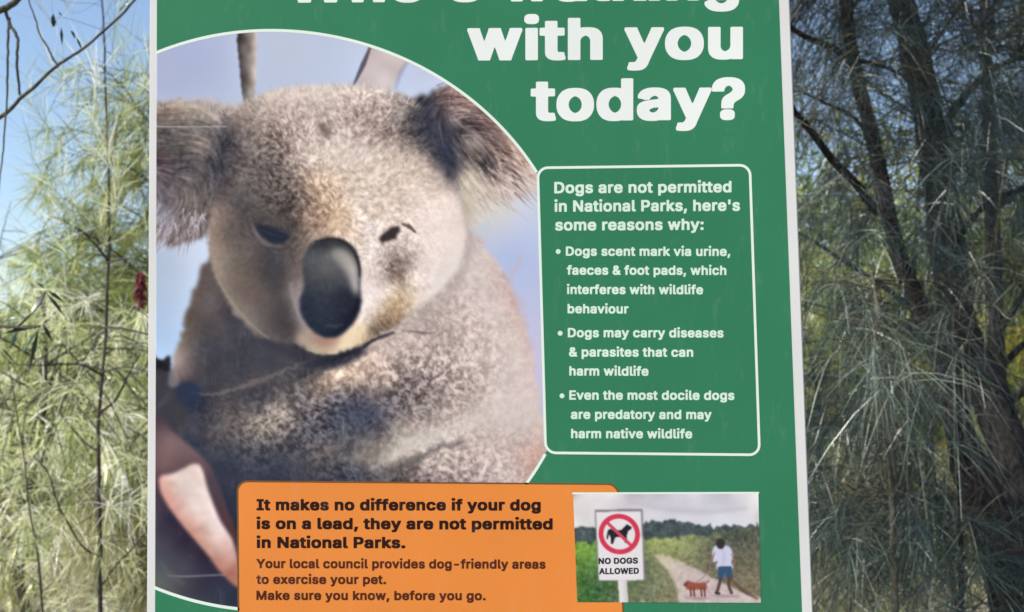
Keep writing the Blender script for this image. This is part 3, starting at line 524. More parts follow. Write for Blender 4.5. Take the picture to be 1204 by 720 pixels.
'a':(389,[160,-9,182,-9,136,-9,94,5,114,-4,75,14,48,45,59,27,36,62,30,108,30,83,30,130,43,161,35,147,52,175,78,193,63,185,92,201,125,211,108,207,143,215,178,220,160,218,201,223,234,227,219,225,248,228,265,235,258,231,272,239,276,255,276,245,276,255,276,257,276,256,276,272,267,297,273,286,261,308,240,322,252,316,228,328,196,331,213,331,178,331,149,322,162,328,136,317,118,301,126,309,110,292,100,274,104,283,80,280,41,291,61,285,50,314,79,346,62,332,95,360,133,375,113,369,153,381,194,384,173,384,208,384,239,379,223,383,255,376,286,360,271,370,301,351,322,320,313,338,332,303,337,251,337,280,337,168,337,0,337,84,317,0,277,0,297,0,277,17,277,52,277,35,275,52,272,52,274,52,268,43,252,25,261,34,243,15,215,1,230,7,200,-5],[170,45,155,45,193,45,228,59,212,50,243,68,263,93,255,79,271,107,276,138,276,122,276,155,276,190,276,173,273,187,259,182,268,184,251,180,231,176,242,178,221,174,200,171,210,172,190,170,175,168,182,169,161,166,134,159,147,163,121,154,103,139,111,148,96,131,92,105,92,119,92,92,102,72,95,81,109,63,130,52,118,57,142,48]),
'b':(424,[229,-8,261,-8,206,-8,172,4,187,-4,158,12,138,31,146,21,129,42,118,59,123,51,116,59,112,59,114,59,112,39,112,0,112,20,92,0,53,0,72,0,53,170,53,509,53,339,73,509,114,509,93,509,114,446,114,319,114,382,115,319,118,319,117,319,123,327,137,346,129,336,145,356,171,373,157,365,186,381,229,384,205,384,261,384,313,361,289,376,337,345,370,293,356,322,383,263,390,189,390,229,390,149,370,84,383,114,356,55,313,16,337,32,289,0],[220,47,197,47,244,47,279,66,263,53,295,78,316,117,308,95,324,138,328,189,328,162,328,216,316,261,324,240,308,282,280,311,296,299,264,324,220,330,244,330,197,330,161,312,177,324,145,300,125,263,133,284,117,242,113,189,113,217,113,161,125,115,117,136,133,94,162,65,146,77,178,53]),
'c':(396,[207,-8,226,-8,173,-8,117,16,143,0,91,33,56,85,71,56,41,114,34,187,34,149,34,227,56,291,41,262,71,321,117,360,91,343,143,376,207,384,173,384,226,384,260,377,243,382,276,372,305,356,292,365,319,347,340,322,330,335,350,309,362,277,357,294,342,272,303,262,322,267,300,272,290,289,296,281,285,297,270,311,278,305,262,317,242,325,253,322,232,328,207,330,220,330,182,330,145,310,161,323,129,297,108,258,116,280,100,237,96,187,96,213,96,162,108,117,100,139,116,96,145,66,129,79,161,53,207,46,182,46,220,46,243,52,232,48,253,55,271,66,263,60,279,72,292,89,286,80,297,97,304,117,301,107,324,112,363,102,343,107,358,85,341,56,351,70,332,43,306,21,320,31,293,12,261,-1,277,4,244,-6]),
'd':(424,[195,-8,219,-8,164,-8,111,16,136,0,87,32,55,84,68,55,41,114,34,189,34,149,34,229,55,293,41,263,69,322,112,361,88,345,136,376,196,384,164,384,219,384,253,373,238,381,268,365,287,346,279,356,296,336,306,319,302,327,308,319,311,319,309,319,311,382,311,509,311,446,331,509,372,509,351,509,372,339,372,0,372,170,352,0,313,0,332,0,313,20,313,59,313,39,311,59,307,59,309,59,302,51,287,31,295,42,278,21,252,4,267,12,238,-4],[205,47,181,47,227,47,263,65,247,53,279,77,299,115,291,94,308,136,312,189,312,161,312,217,300,263,308,242,292,284,263,312,279,300,247,324,205,330,228,330,181,330,145,311,161,324,129,299,108,261,116,282,100,240,96,189,96,216,96,162,109,117,100,138,117,95,145,66,129,78,161,53]),
'e':(404,[212,-8,238,-8,175,-8,117,16,143,0,90,33,56,85,70,56,41,114,34,187,34,148,34,226,55,290,41,260,69,319,115,359,89,343,141,376,205,384,171,384,226,384,266,374,246,381,285,367,319,341,303,356,335,326,357,282,348,306,366,258,371,194,371,228,371,186,371,169,371,178,272,169,75,169,174,169,75,187,75,221,75,204,163,221,338,221,250,221,329,215,310,202,319,208,310,227,298,269,306,249,290,288,263,314,278,303,247,325,205,330,228,330,182,330,146,313,163,325,130,302,109,270,118,288,100,251,96,211,96,232,96,200,96,178,96,189,96,150,110,106,101,126,120,87,151,61,134,72,168,51,212,46,189,46,228,46,254,53,241,48,266,57,285,73,277,64,294,82,306,105,301,93,325,101,365,91,345,96,359,71,335,39,349,54,321,24,283,4,303,13,262,-4]),
'f':(254,[228,379,154,379,228,362,228,327,228,344,154,327,6,327,80,327,6,344,6,379,6,362,80,379],[81,0,101,0,81,144,81,432,81,288,81,453,96,486,86,471,106,500,135,519,119,511,152,526,187,530,169,530,201,530,222,527,213,529,232,525,243,521,238,523,238,503,227,468,233,486,224,470,215,472,220,471,210,473,195,474,203,474,176,474,154,460,163,469,146,451,142,419,142,437,142,279,142,0,142,140,121,0]),
'g':(425,[207,-151,238,-151,179,-151,134,-140,155,-147,113,-132,82,-110,96,-123,69,-98,51,-69,58,-84,67,-60,101,-41,84,-50,107,-49,122,-66,113,-57,130,-75,154,-88,141,-82,168,-94,207,-97,186,-97,238,-97,282,-75,263,-90,302,-60,311,-6,311,-37,311,19,311,68,311,44,310,68,306,68,308,68,301,60,287,41,295,51,278,32,252,16,267,23,238,8,195,5,219,5,164,5,113,27,137,12,88,41,55,90,69,62,41,118,34,191,34,152,34,230,55,293,41,264,69,322,112,361,88,345,137,376,196,384,165,384,220,384,253,373,239,381,268,365,288,346,280,356,297,336,308,319,303,327,309,319,313,319,311,319,313,339,313,379,313,359,333,379,372,379,353,379,372,250,372,-9,372,121,372,-42,350,-90,365,-69,335,-111,291,-136,316,-126,266,-146],[205,59,181,59,228,59,264,75,248,64,280,86,300,121,292,101,308,141,312,193,312,165,312,220,300,264,308,243,292,284,264,312,280,301,248,324,205,330,228,330,181,330,145,312,161,324,129,299,109,262,117,283,100,242,96,193,96,219,96,166,109,123,100,143,117,103,145,76,129,87,162,65]),
'h':(410,[114,227,114,249,114,151,114,0,114,76,93,0,53,0,73,0,53,170,53,509,53,339,73,509,114,509,93,509,114,435,114,287,114,361,110,287,102,287,106,287,114,322,152,362,131,347,174,377,227,384,199,384,253,384,295,369,276,379,315,358,341,321,330,342,352,299,357,240,357,273,357,160,357,0,357,80,337,0,296,0,316,0,296,78,296,235,296,157,296,265,273,304,288,288,258,321,210,329,237,329,192,329,161,317,175,325,146,309,126,283,135,298,118,267]),
'i':(167,[53,0,73,0,53,126,53,379,53,253,73,379,114,379,93,379,114,253,114,0,114,126,93,0],[84,443,95,443,72,443,54,455,62,447,45,462,41,483,41,472,41,494,54,512,45,504,62,520,84,524,72,524,95,524,114,512,106,520,122,504,126,483,126,494,126,472,114,455,122,462,106,447]),
'j':(167,[53,379,53,243,73,379,114,379,93,379,114,243,114,-30,114,106,114,-53,102,-90,110,-73,93,-107,65,-129,81,-120,48,-138,4,-143,28,-143,-1,-143,-10,-143,-5,-143,-10,-124,-10,-87,-10,-105,-6,-87,2,-87,-2,-87,20,-87,40,-72,32,-82,49,-62,53,-29,53,-48,53,107],[83,443,95,443,72,443,53,455,62,447,45,462,41,483,41,472,41,494,53,512,45,504,62,520,83,524,72,524,95,524,114,512,105,520,122,504,126,483,126,494,126,472,114,455,122,462,105,447]),
'k':(381,[110,137,132,158,110,162,110,212,110,187,113,212,121,212,117,212,175,268,284,379,230,323,310,379,360,379,335,379,301,319,184,199,243,259,182,199,177,199,179,199,155,178],[53,0,73,0,53,170,53,509,53,339,73,509,114,509,93,509,114,339,114,0,114,170,93,0],[294,0,320,0,245,62,148,186,197,124,162,200,191,229,177,214,252,152,372,0,312,76,346,0]),
'l':(189,[139,-2,147,-2,110,-2,74,20,88,5,60,35,53,84,53,57,53,226,53,509,53,367,73,509,114,509,93,509,114,372,114,99,114,235,114,81,120,62,116,69,125,55,146,52,133,52,152,52,160,53,157,52,164,53,170,54,167,54,173,37,181,3,177,20,175,1,162,-1,169,0,154,-2]),
'm':(610,[53,0,73,0,53,126,53,379,53,253,72,379,112,379,92,379,112,351,112,295,112,323,111,295,108,295,109,295,113,316,132,346,121,332,144,359,172,376,157,369,187,383,219,386,203,386,247,386,287,361,270,378,305,344,321,295,316,322,318,295,312,295,315,295,317,313,337,343,325,329,349,357,381,375,364,367,398,382,437,386,416,386,459,386,497,372,479,381,515,362,541,328,530,348,551,309,557,255,557,285,557,170,557,0,557,85,536,0,496,0,516,0,496,85,496,254,496,169,496,281,473,313,488,301,457,325,419,330,439,330,402,330,374,320,387,327,362,313,345,290,352,303,339,278,335,247,335,263,335,165,335,0,335,82,315,0,274,0,295,0,274,87,274,260,274,173,274,281,253,311,267,298,239,324,199,330,221,330,185,330,158,320,171,327,144,313,126,289,134,303,118,276,114,238,114,258,114,159,114,0,114,79,93,0]),
'n':(410,[114,227,114,249,114,151,114,0,114,76,93,0,53,0,73,0,53,126,53,379,53,253,72,379,112,379,92,379,112,349,112,287,112,318,109,287,102,287,106,287,114,322,152,362,131,347,174,377,227,384,199,384,253,384,295,369,276,379,314,358,341,321,330,342,352,299,357,240,357,273,357,160,357,0,357,80,337,0,296,0,316,0,296,78,296,235,296,157,296,265,273,304,288,288,258,321,210,329,237,329,192,329,161,317,175,325,146,309,126,283,135,298,118,267]),
'o':(415,[207,-8,242,-8,173,-8,117,16,143,0,91,33,56,85,71,56,41,114,34,187,34,149,34,227,56,291,41,262,71,321,117,360,91,343,143,376,207,384,173,384,242,384,299,360,273,376,325,343,359,291,345,321,374,262,381,187,381,227,381,149,359,85,374,114,345,56,299,16,325,33,273,0],[207,46,182,46,233,46,270,66,254,53,287,79,307,117,299,96,315,139,319,187,319,162,319,213,307,258,315,236,299,280,270,310,287,297,254,323,207,330,233,330,182,330,145,310,161,323,129,297,108,258,116,280,100,237,96,187,96,213,96,162,108,117,100,139,116,96,145,66,129,79,161,53]),
'p':(424,[53,-143,73,-143,53,31,53,379,53,205,72,379,112,379,92,379,112,359,112,319,112,339,114,319,118,319,116,319,123,327,137,346,129,336,145,356,171,373,157,365,186,381,229,384,205,384,261,384,313,361,289,376,337,345,370,293,356,322,383,263,390,189,390,229,390,149,370,84,383,114,356,55,313,16,337,32,289,0,229,-8,261,-8,206,-8,173,4,187,-4,158,12,138,31,146,21,130,42,118,59,123,51,117,59,114,59,115,59,114,-8,114,-143,114,-76,93,-143],[220,47,197,47,244,47,279,66,263,53,295,78,316,117,308,95,324,138,328,189,328,162,328,216,316,261,324,240,308,282,280,311,296,299,264,324,220,330,244,330,197,330,161,312,177,324,145,300,125,263,133,284,117,242,113,189,113,217,113,161,125,115,117,136,133,94,162,65,146,77,178,53]),
'q':(424,[372,-143,372,31,351,-143,311,-143,331,-143,311,-76,311,59,311,-8,309,59,306,59,308,59,302,51,287,31,295,42,278,21,252,4,267,12,238,-4,195,-8,219,-8,164,-8,111,16,136,0,87,32,55,84,68,55,41,114,34,189,34,149,34,229,55,293,41,263,69,322,112,361,88,345,136,376,196,384,164,384,219,384,253,373,238,381,268,365,287,346,279,356,296,336,307,319,302,327,309,319,313,319,311,319,313,339,313,379,313,359,332,379,372,379,352,379,372,205],[205,47,181,47,227,47,263,65,247,53,279,77,299,115,291,94,308,136,312,189,312,161,312,217,300,263,308,242,292,284,263,312,279,300,247,324,205,330,228,330,181,330,145,311,161,324,129,299,108,261,116,282,100,240,96,189,96,216,96,162,109,117,100,138,117,95,145,66,129,78,161,53]),
'r':(259,[53,0,73,0,53,126,53,379,53,253,72,379,112,379,92,379,112,360,112,321,112,340,113,321,115,321,114,321,122,340,152,367,135,355,170,379,213,385,190,385,218,385,229,384,223,385,235,384,243,384,240,384,243,363,243,322,243,343,242,323,230,324,237,323,223,325,207,326,215,326,189,326,159,315,173,322,145,307,126,284,134,297,118,270,114,237,114,255,114,158,114,0,114,79,93,0]),
's':(365,[182,-8,211,-8,156,-8,112,3,133,-4,92,11,62,38,75,23,49,53,36,94,40,72,55,98,94,107,74,102,99,86,124,60,109,70,139,50,181,45,158,45,208,45,244,62,229,51,260,74,268,103,268,87,268,116,254,136,263,127,245,144,212,155,231,151,191,160,149,170,170,165,115,178,72,208,89,191,55,225,47,274,47,247,47,296,65,332,53,315,77,348,115,370,94,361,136,380,187,384,160,384,213,384,254,372,235,380,272,365,299,339,287,353,310,325,324,290,319,309,305,286,268,277,287,281,263,292,243,316,255,304,230,327,187,333,212,333,165,333,131,317,146,327,116,306,109,277,109,293,109,263,124,243,114,252,134,235,172,223,150,228,191,218,229,209,210,214,264,201,306,171,290,188,323,154,331,107,331,133,331,84,312,47,325,64,300,30,260,6,282,16,237,-3]),
't':(227,[204,379,138,379,204,362,204,327,204,344,138,327,6,327,72,327,6,344,6,379,6,362,72,379],[65,471,65,345,85,471,126,471,106,471,126,347,126,98,126,222,126,81,136,61,129,69,143,54,170,50,154,50,174,50,185,51,179,50,191,52,202,54,197,53,206,36,213,2,209,19,207,0,192,-3,200,-2,184,-4,168,-4,176,-4,136,-4,92,21,110,4,74,38,65,93,65,62,65,219]),
'u':(410,[182,-5,211,-5,157,-5,115,11,134,0,95,21,69,59,80,37,58,80,53,139,53,107,53,219,53,379,53,299,73,379,114,379,93,379,114,301,114,144,114,222,114,114,137,75,121,91,152,58,200,50,173,50,218,50,249,62,235,54,264,70,283,97,275,81,292,112,296,153,296,131,296,228,296,379,296,304,316,379,357,379,337,379,357,253,357,0,357,126,337,0,298,0,318,0,298,31,298,92,298,61,301,92,307,92,304,92,295,57,257,17,279,32,235,2]),
'v':(389,[163,0,184,0,114,126,17,379,66,253,40,379,84,379,62,379,111,305,165,155,138,230,174,132,187,87,181,110,193,64,206,21,199,42,198,21,184,21,191,21,191,42,203,87,197,64,209,110,224,155,216,132,251,230,305,379,278,305,327,379,371,379,349,379,323,253,226,0,275,126,205,0]),
'w':(567,[138,0,158,0,99,126,23,379,61,253,44,379,87,379,66,379,103,324,133,214,118,269,140,191,154,137,147,165,161,108,175,41,168,76,172,41,165,41,168,41,172,75,186,135,179,106,193,163,206,214,199,190,221,269,252,379,237,324,273,379,316,379,295,379,332,324,362,214,347,269,368,190,382,136,375,164,388,107,402,41,395,76,399,41,391,41,395,41,399,75,413,135,406,107,420,164,434,214,427,190,449,269,480,379,465,324,502,379,545,379,523,379,506,253,429,0,468,126,409,0,368,0,389,0,352,57,319,172,335,114,314,189,305,225,309,207,300,243,291,280,295,261,286,299,277,338,281,318,281,338,291,338,286,338,286,319,277,280,281,299,272,261,263,225,267,243,258,206,248,172,253,189,231,114,199,0,215,57,178,0]),
'x':(379,[21,0,44,0,71,73,171,218,121,145,171,202,171,171,171,187,124,240,29,379,76,310,52,379,100,379,76,379,116,355,147,306,132,330,160,287,179,253,170,270,188,237,207,206,198,221,197,206,175,206,186,206,185,221,202,253,194,237,211,270,233,306,221,287,249,330,282,379,266,355,305,379,352,379,328,379,304,309,209,169,256,239,209,184,209,214,209,199,258,143,358,0,308,71,334,0,287,0,310,0,268,28,231,85,249,57,219,103,200,136,209,120,191,152,173,182,182,167,183,182,205,182,194,182,195,167,178,136,186,152,170,120,148,85,160,103,129,57,91,0,110,28,68,0]),
'y':(389,[47,-139,51,-140,52,-121,61,-86,57,-103,65,-86,71,-87,68,-87,83,-90,104,-89,94,-91,114,-87,130,-74,122,-82,138,-66,151,-36,145,-53,155,-24,163,-1,159,-13,114,126,17,379,66,252,40,379,84,379,62,379,111,305,165,155,138,230,174,132,187,87,181,109,193,64,206,21,199,42,198,21,184,21,191,21,190,42,202,87,196,64,209,110,224,155,216,132,251,230,305,379,278,305,327,379,371,379,349,379,316,234,204,-58,260,88,196,-78,177,-107,187,-94,166,-120,139,-136,153,-129,125,-142,91,-145,109,-145,81,-145,65,-143,72,-144,57,-142]),
'z':(380,[42,0,141,0,42,15,42,46,42,30,112,137,254,320,183,228,254,321,254,323,254,322,185,323,48,323,117,323,48,342,48,379,48,361,143,379,333,379,238,379,333,363,333,331,333,347,264,241,126,60,195,150,126,59,126,56,126,58,197,56,339,56,268,56,339,38,339,0,339,19,240,0]),
}
SPACE_W = 188

# ---------------------------------------------------------------- ground
def ground_mat():
    m, t, o = new_mat('leaf_litter_soil')
    p = N(t, 'ShaderNodeBsdfPrincipled', Roughness=.95)
    tc = N(t, 'ShaderNodeTexCoord'); n1 = N(t, 'ShaderNodeTexNoise', Scale=1.3, Detail=6.0); n2 = N(t, 'ShaderNodeTexNoise', Scale=38.0, Detail=8.0, Roughness=.75)
    t.links.new(tc.outputs['Object'], n1.inputs['Vector']); t.links.new(tc.outputs['Object'], n2.inputs['Vector'])
    ad = N(t, 'ShaderNodeMath', operation='ADD'); t.links.new(n1.outputs['Fac'], ad.inputs[0]); t.links.new(n2.outputs['Fac'], ad.inputs[1])
    dv = N(t, 'ShaderNodeMath', operation='MULTIPLY'); dv.inputs[1].default_value = .5; t.links.new(ad.outputs[0], dv.inputs[0])
    cr = N(t, 'ShaderNodeValToRGB'); cr.color_ramp.elements[0].position = .38; cr.color_ramp.elements[1].position = .62
    cr.color_ramp.elements[0].color = (.13, .10, .07, 1); cr.color_ramp.elements[1].color = (.42, .35, .26, 1)
    t.links.new(dv.outputs[0], cr.inputs[0]); t.links.new(cr.outputs[0], p.inputs['Base Color'])
    b = N(t, 'ShaderNodeBump', Strength=.8, Distance=.03); t.links.new(n2.outputs['Fac'], b.inputs['Height']); t.links.new(b.outputs[0], p.inputs['Normal'])
    t.links.new(p.outputs[0], o.inputs[0]); return m
def build_ground():
    g = np.concatenate([-np.geomspace(900, 12, 16), np.linspace(-11, 11, 45), np.geomspace(12, 900, 16)])
    gx, gy = np.meshgrid(g, g)
    z = .05*np.sin(gx*.9+1)*np.cos(gy*.7)+.03*np.sin(gx*2.3)*np.sin(gy*1.9+2)
    z *= np.clip((np.hypot(gx, gy)-1.2)/2, 0, 1)
    V = np.stack([gx, gy, z], -1).reshape(-1, 3); n = len(g)
    i = (np.arange(n-1)[:, None]*n+np.arange(n-1)[None]).ravel()
    o = mesh_obj('ground', V, np.stack([i, i+1, i+n+1, i+n], 1), ground_mat(), smooth=True)
    tag(o, kind='structure')
build_ground()

# ---------------------------------------------------------------- the sign
GREEN = (54, 126, 91)
M_green = print_mat('green_ink', GREEN); M_boxgreen = print_mat('fact_box_green_ink', (53, 124, 90))
M_white = print_mat('white_ink', (234, 238, 234)); M_line = print_mat('white_line_ink', (228, 240, 230))
M_orange = print_mat('orange_ink', (232, 140, 66)); M_dark = print_mat('dark_brown_ink', (46, 26, 24)); M_brown = print_mat('brown_ink', (84, 42, 30))
M_mint = print_mat('pale_green_white_ink', (216, 236, 222)); M_black = print_mat('black_ink', (44, 44, 50))
M_shadow = print_mat('printed_edge_ink', (120, 84, 52))
M_panel = print_mat('white_panel_paint', (222, 222, 220), .4)
M_photo = print_mat('photo_print')
M_steel, t_, o_ = new_mat('galvanised_steel')
p_ = N(t_, 'ShaderNodeBsdfPrincipled', Roughness=.45, Metallic=.8); p_.inputs['Base Color'].default_value = (.42, .43, .44, 1)
n_ = N(t_, 'ShaderNodeTexNoise', Scale=60.0, Detail=5.0); m_ = N(t_, 'ShaderNodeMapRange'); m_.inputs['To Min'].default_value = .3; m_.inputs['To Max'].default_value = .6
t_.links.new(n_.outputs['Fac'], m_.inputs[0]); t_.links.new(m_.outputs[0], p_.inputs['Roughness']); t_.links.new(p_.outputs[0], o_.inputs[0])

sign = empty('information_sign', (0.0, 0.0, 0.0), 'large green park notice with a koala photograph and orange dog rules panel', 'sign')

def lx(y): return 184.5-2.2*y/720          # edges of the green print and of the white panel in the photograph
def rx(y): return 915.8+27.2*y/720
def olx(y): return 175.8-3.4*y/720
def orx(y): return 928.6+27.4*y/720
YT, YB = -112, 930

def sheet(name, pts, off, mat, parent):
    """flat printed area"""
    P = on_sign([p[0] for p in pts], [p[1] for p in pts], off)
    bm = bmesh.new(); f = bm.faces.new([bm.verts.new(p-np.array(sign.location)) for p in P])
    bm.normal_update()
    if f.normal.y > 0: f.normal_flip()
    bmesh.ops.triangulate(bm, faces=bm.faces[:])
    me = bpy.data.meshes.new(name); bm.to_mesh(me); bm.free(); me.materials.append(mat)
    return link(bpy.data.objects.new(name, me), parent)
def stripe(name, pts, w, off, mat, parent, closed=False):
    """printed line of even width (picture pixels)"""
    p = np.array(pts, float)
    if closed: t = np.roll(p, -1, 0)-np.roll(p, 1, 0)
    else: t = np.gradient(p, axis=0)
    t /= np.linalg.norm(t, axis=1)[:, None]; n = np.stack([-t[:, 1], t[:, 0]], 1)
    a, b = p+n*w/2, p-n*w/2; k = len(p)
    V = np.vstack([on_sign(a[:, 0], a[:, 1], off), on_sign(b[:, 0], b[:, 1], off)])
    i = np.arange(k if closed else k-1); j = (i+1) % k
    return mesh_obj(name, V, np.stack([i, j, j+k, i+k], 1), mat, parent)
def round_quad(tl, tr, br, bl, r, n=8):
    c = [np.array(q, float) for q in (tl, tr, br, bl)]; out = []
    for i in range(4):
        p, a, b = c[i], c[i-1], c[(i+1) % 4]
        u = (a-p)/np.linalg.norm(a-p); v = (b-p)/np.linalg.norm(b-p)
        for k in range(n+1):
            s = k/n; ang = s*math.pi/2
            out.append(p+u*r*(1-math.sin(ang))+v*r*(1-math.cos(ang)))
    return out

# panel: aluminium composite sheet, white
def build_panel():
    c = on_sign([olx(YT), orx(YT), orx(YB), olx(YB)], [YT, YT, YB, YB], 0.0)
    bm = bmesh.new()
    f = [bm.verts.new(p) for p in c]; b = [bm.verts.new(p+np.array((0, .006, 0))) for p in c]
    bm.faces.new(f[::-1]); bm.faces.new(b)
    for i in range(4): bm.faces.new([f[i], f[(i+1) % 4], b[(i+1) % 4], b[i]])
    bmesh.ops.recalc_face_normals(bm, faces=bm.faces[:])
    bmesh.ops.bevel(bm, geom=bm.edges[:], offset=.0012, segments=2, affect='EDGES')
    me = bpy.data.meshes.new('panel'); bm.to_mesh(me); bm.free(); me.materials.append(M_panel)
    link(bpy.data.objects.new('panel', me), sign)
    zt, zb = c[0][2], c[2][2]
    for x in (c[0][0]+.13, c[1][0]-.13):
        bm = bmesh.new()
        bmesh.ops.create_cone(bm, cap_ends=True, segments=24, radius1=.024, radius2=.024, depth=zt-.05+.5, matrix=Matrix.Translation((x, .0335, (zt-.05-.5)/2)))
        bmesh.ops.create_cone(bm, cap_ends=True, segments=24, radius1=.026, radius2=.02, depth=.012, matrix=Matrix.Translation((x, .0335, zt-.046)))
        me = bpy.data.meshes.new('post'); bm.to_mesh(me); bm.free(); me.materials.append(M_steel)
        po = link(bpy.data.objects.new('post', me), sign)
        for zz in (zt-.12, zb+.12):
            bm = bmesh.new(); bmesh.ops.create_cube(bm, size=1, matrix=Matrix.Translation((x, .0345, zz)) @ Matrix.Diagonal((.075, .056, .03, 1)))
            bmesh.ops.bevel(bm, geom=bm.edges[:], offset=.004, segments=2, affect='EDGES')
            me = bpy.data.meshes.new('bracket'); bm.to_mesh(me); bm.free(); me.materials.append(M_steel)
            link(bpy.data.objects.new('bracket', me), po)
build_panel()
L1, L2, L3, L4, L5 = .00010, .00016, .00022, .00028, .00034
sheet('green_print', [(lx(YT+12), YT+12), (rx(YT+12), YT+12), (rx(YB-14), YB-14), (lx(YB-14), YB-14)], L1, M_green, sign)

EX, EY, EA, EB = 318.0, 377.0, 364.0, 341.0   # outline of the koala picture
def ell(t): return (EX+EA*math.cos(t)*(1 if math.cos(t) > 0 else .96), EY+EB*math.sin(t))

def picture(name, cv, C, off, parent, keep=None, warp=None):
    X, Y = cv.X, cv.Y
    if warp: X, Y = warp(X, Y)
    P = on_sign(X, Y, off).reshape(-1, 3); h, w = X.shape
    i = (np.arange(h-1)[:, None]*w+np.arange(w-1)[None])
    if keep is not None: i = i[keep(X[:-1, :-1]+.5*cv.st, Y[:-1, :-1]+.5*cv.st)]
    i = i.ravel(); F = np.stack([i, i+w, i+w+1, i+1], 1)
    used = np.zeros(len(P), bool); used[F.ravel()] = True; idx = np.cumsum(used)-1
    col = np.concatenate([np.clip(lin(C)/PRINT_GAIN, 0, .92), np.ones(C.shape[:2]+(1,))], -1).reshape(-1, 4)
    return mesh_obj(name, P[used], idx[F], M_photo, parent, attrs={'ink': ('FLOAT_COLOR', col[used])})

cv, C = koala_print(1.0)
def kwarp(X, Y):
    e = lx(Y); return np.where(X < e, e, X), Y
def kkeep(X, Y):
    r = np.where(X > EX, EA, EA*.96)
    return (((X-EX)/r)**2+((Y-EY)/EB)**2 < 1) & (X > lx(Y)-.2) & (X < 643)
koala = picture('koala_photograph', cv, C, L2, sign, kkeep, kwarp)
koala['label'] = 'printed photograph of a dozing grey koala hugging a trunk'
# white edge line round the picture
def ell_y(px, s): return EY+s*EB*math.sqrt(max(0, 1-((px-EX)/(EA if px > EX else EA*.96))**2))
ta = math.atan2((62-EY)/EB, (183.8-EX)/(EA*.96)); tb = math.atan2((203-EY)/EB, (631-EX)/EA)
arc1 = [ell(ta+(tb-ta)*k/80) for k in range(81)]
stripe('photograph_border', arc1, 3.4, L3, M_line, sign)
tc_ = math.atan2((534-EY)/EB, (641-EX)/EA); td = math.atan2((572-EY)/EB, (618-EX)/EA)
stripe('photograph_border', [ell(tc_+(td-tc_)*k/12) for k in range(13)], 3.4, L3, M_line, sign)
te = math.atan2((719.5-EY)/EB, (300-EX)/(EA*.96)); tf = math.atan2((690-EY)/EB, (182-EX)/(EA*.96))
stripe('photograph_border', [ell(te+(tf-te)*k/24) for k in range(25)], 3.6, L3, M_line, sign)

# fact box, orange notice panel, small photograph
box_out = round_quad((632.2, 197.6), (881.6, 194.4), (893.0, 535.0), (641.6, 532.6), 12)
box = sheet('fact_box', box_out, L3, M_boxgreen, sign)
stripe('outline', box_out, 3.0, L4, M_line, box, closed=True)
stripe_r = round_quad((280.5, 567.2), (725.5, 570.6), (736.5, 840), (282.5, 838), 11)
notice = sheet('notice_panel', stripe_r, L4, M_orange, sign)
sheet('shadow_line', round_quad((278.3, 565.0), (727.6, 568.6), (738.6, 842), (280.3, 840), 12), L3, M_shadow, notice)
cv2, C2 = track_print(.7)
quad = np.array([(673.9, 581.2), (891.6, 580.4), (894.6, 708.8), (678.6, 708.2)])
def twarp(X, Y):
    u = (X-X.min())/(X.max()-X.min()); v = (Y-Y.min())/(Y.max()-Y.min())
    q = quad[0]*((1-u)*(1-v))[..., None]+quad[1]*(u*(1-v))[..., None]+quad[2]*(u*v)[..., None]+quad[3]*((1-u)*v)[..., None]
    return q[..., 0], q[..., 1]
small = picture('track_photograph', cv2, C2, L5, sign, None, twarp)
small['label'] = 'small printed photograph of a walker and dog passing a no dogs board'
stripe('white_edge', [(672.9, 580.3), (892.4, 579.6)], 2.2, L5+.00004, M_line, small)

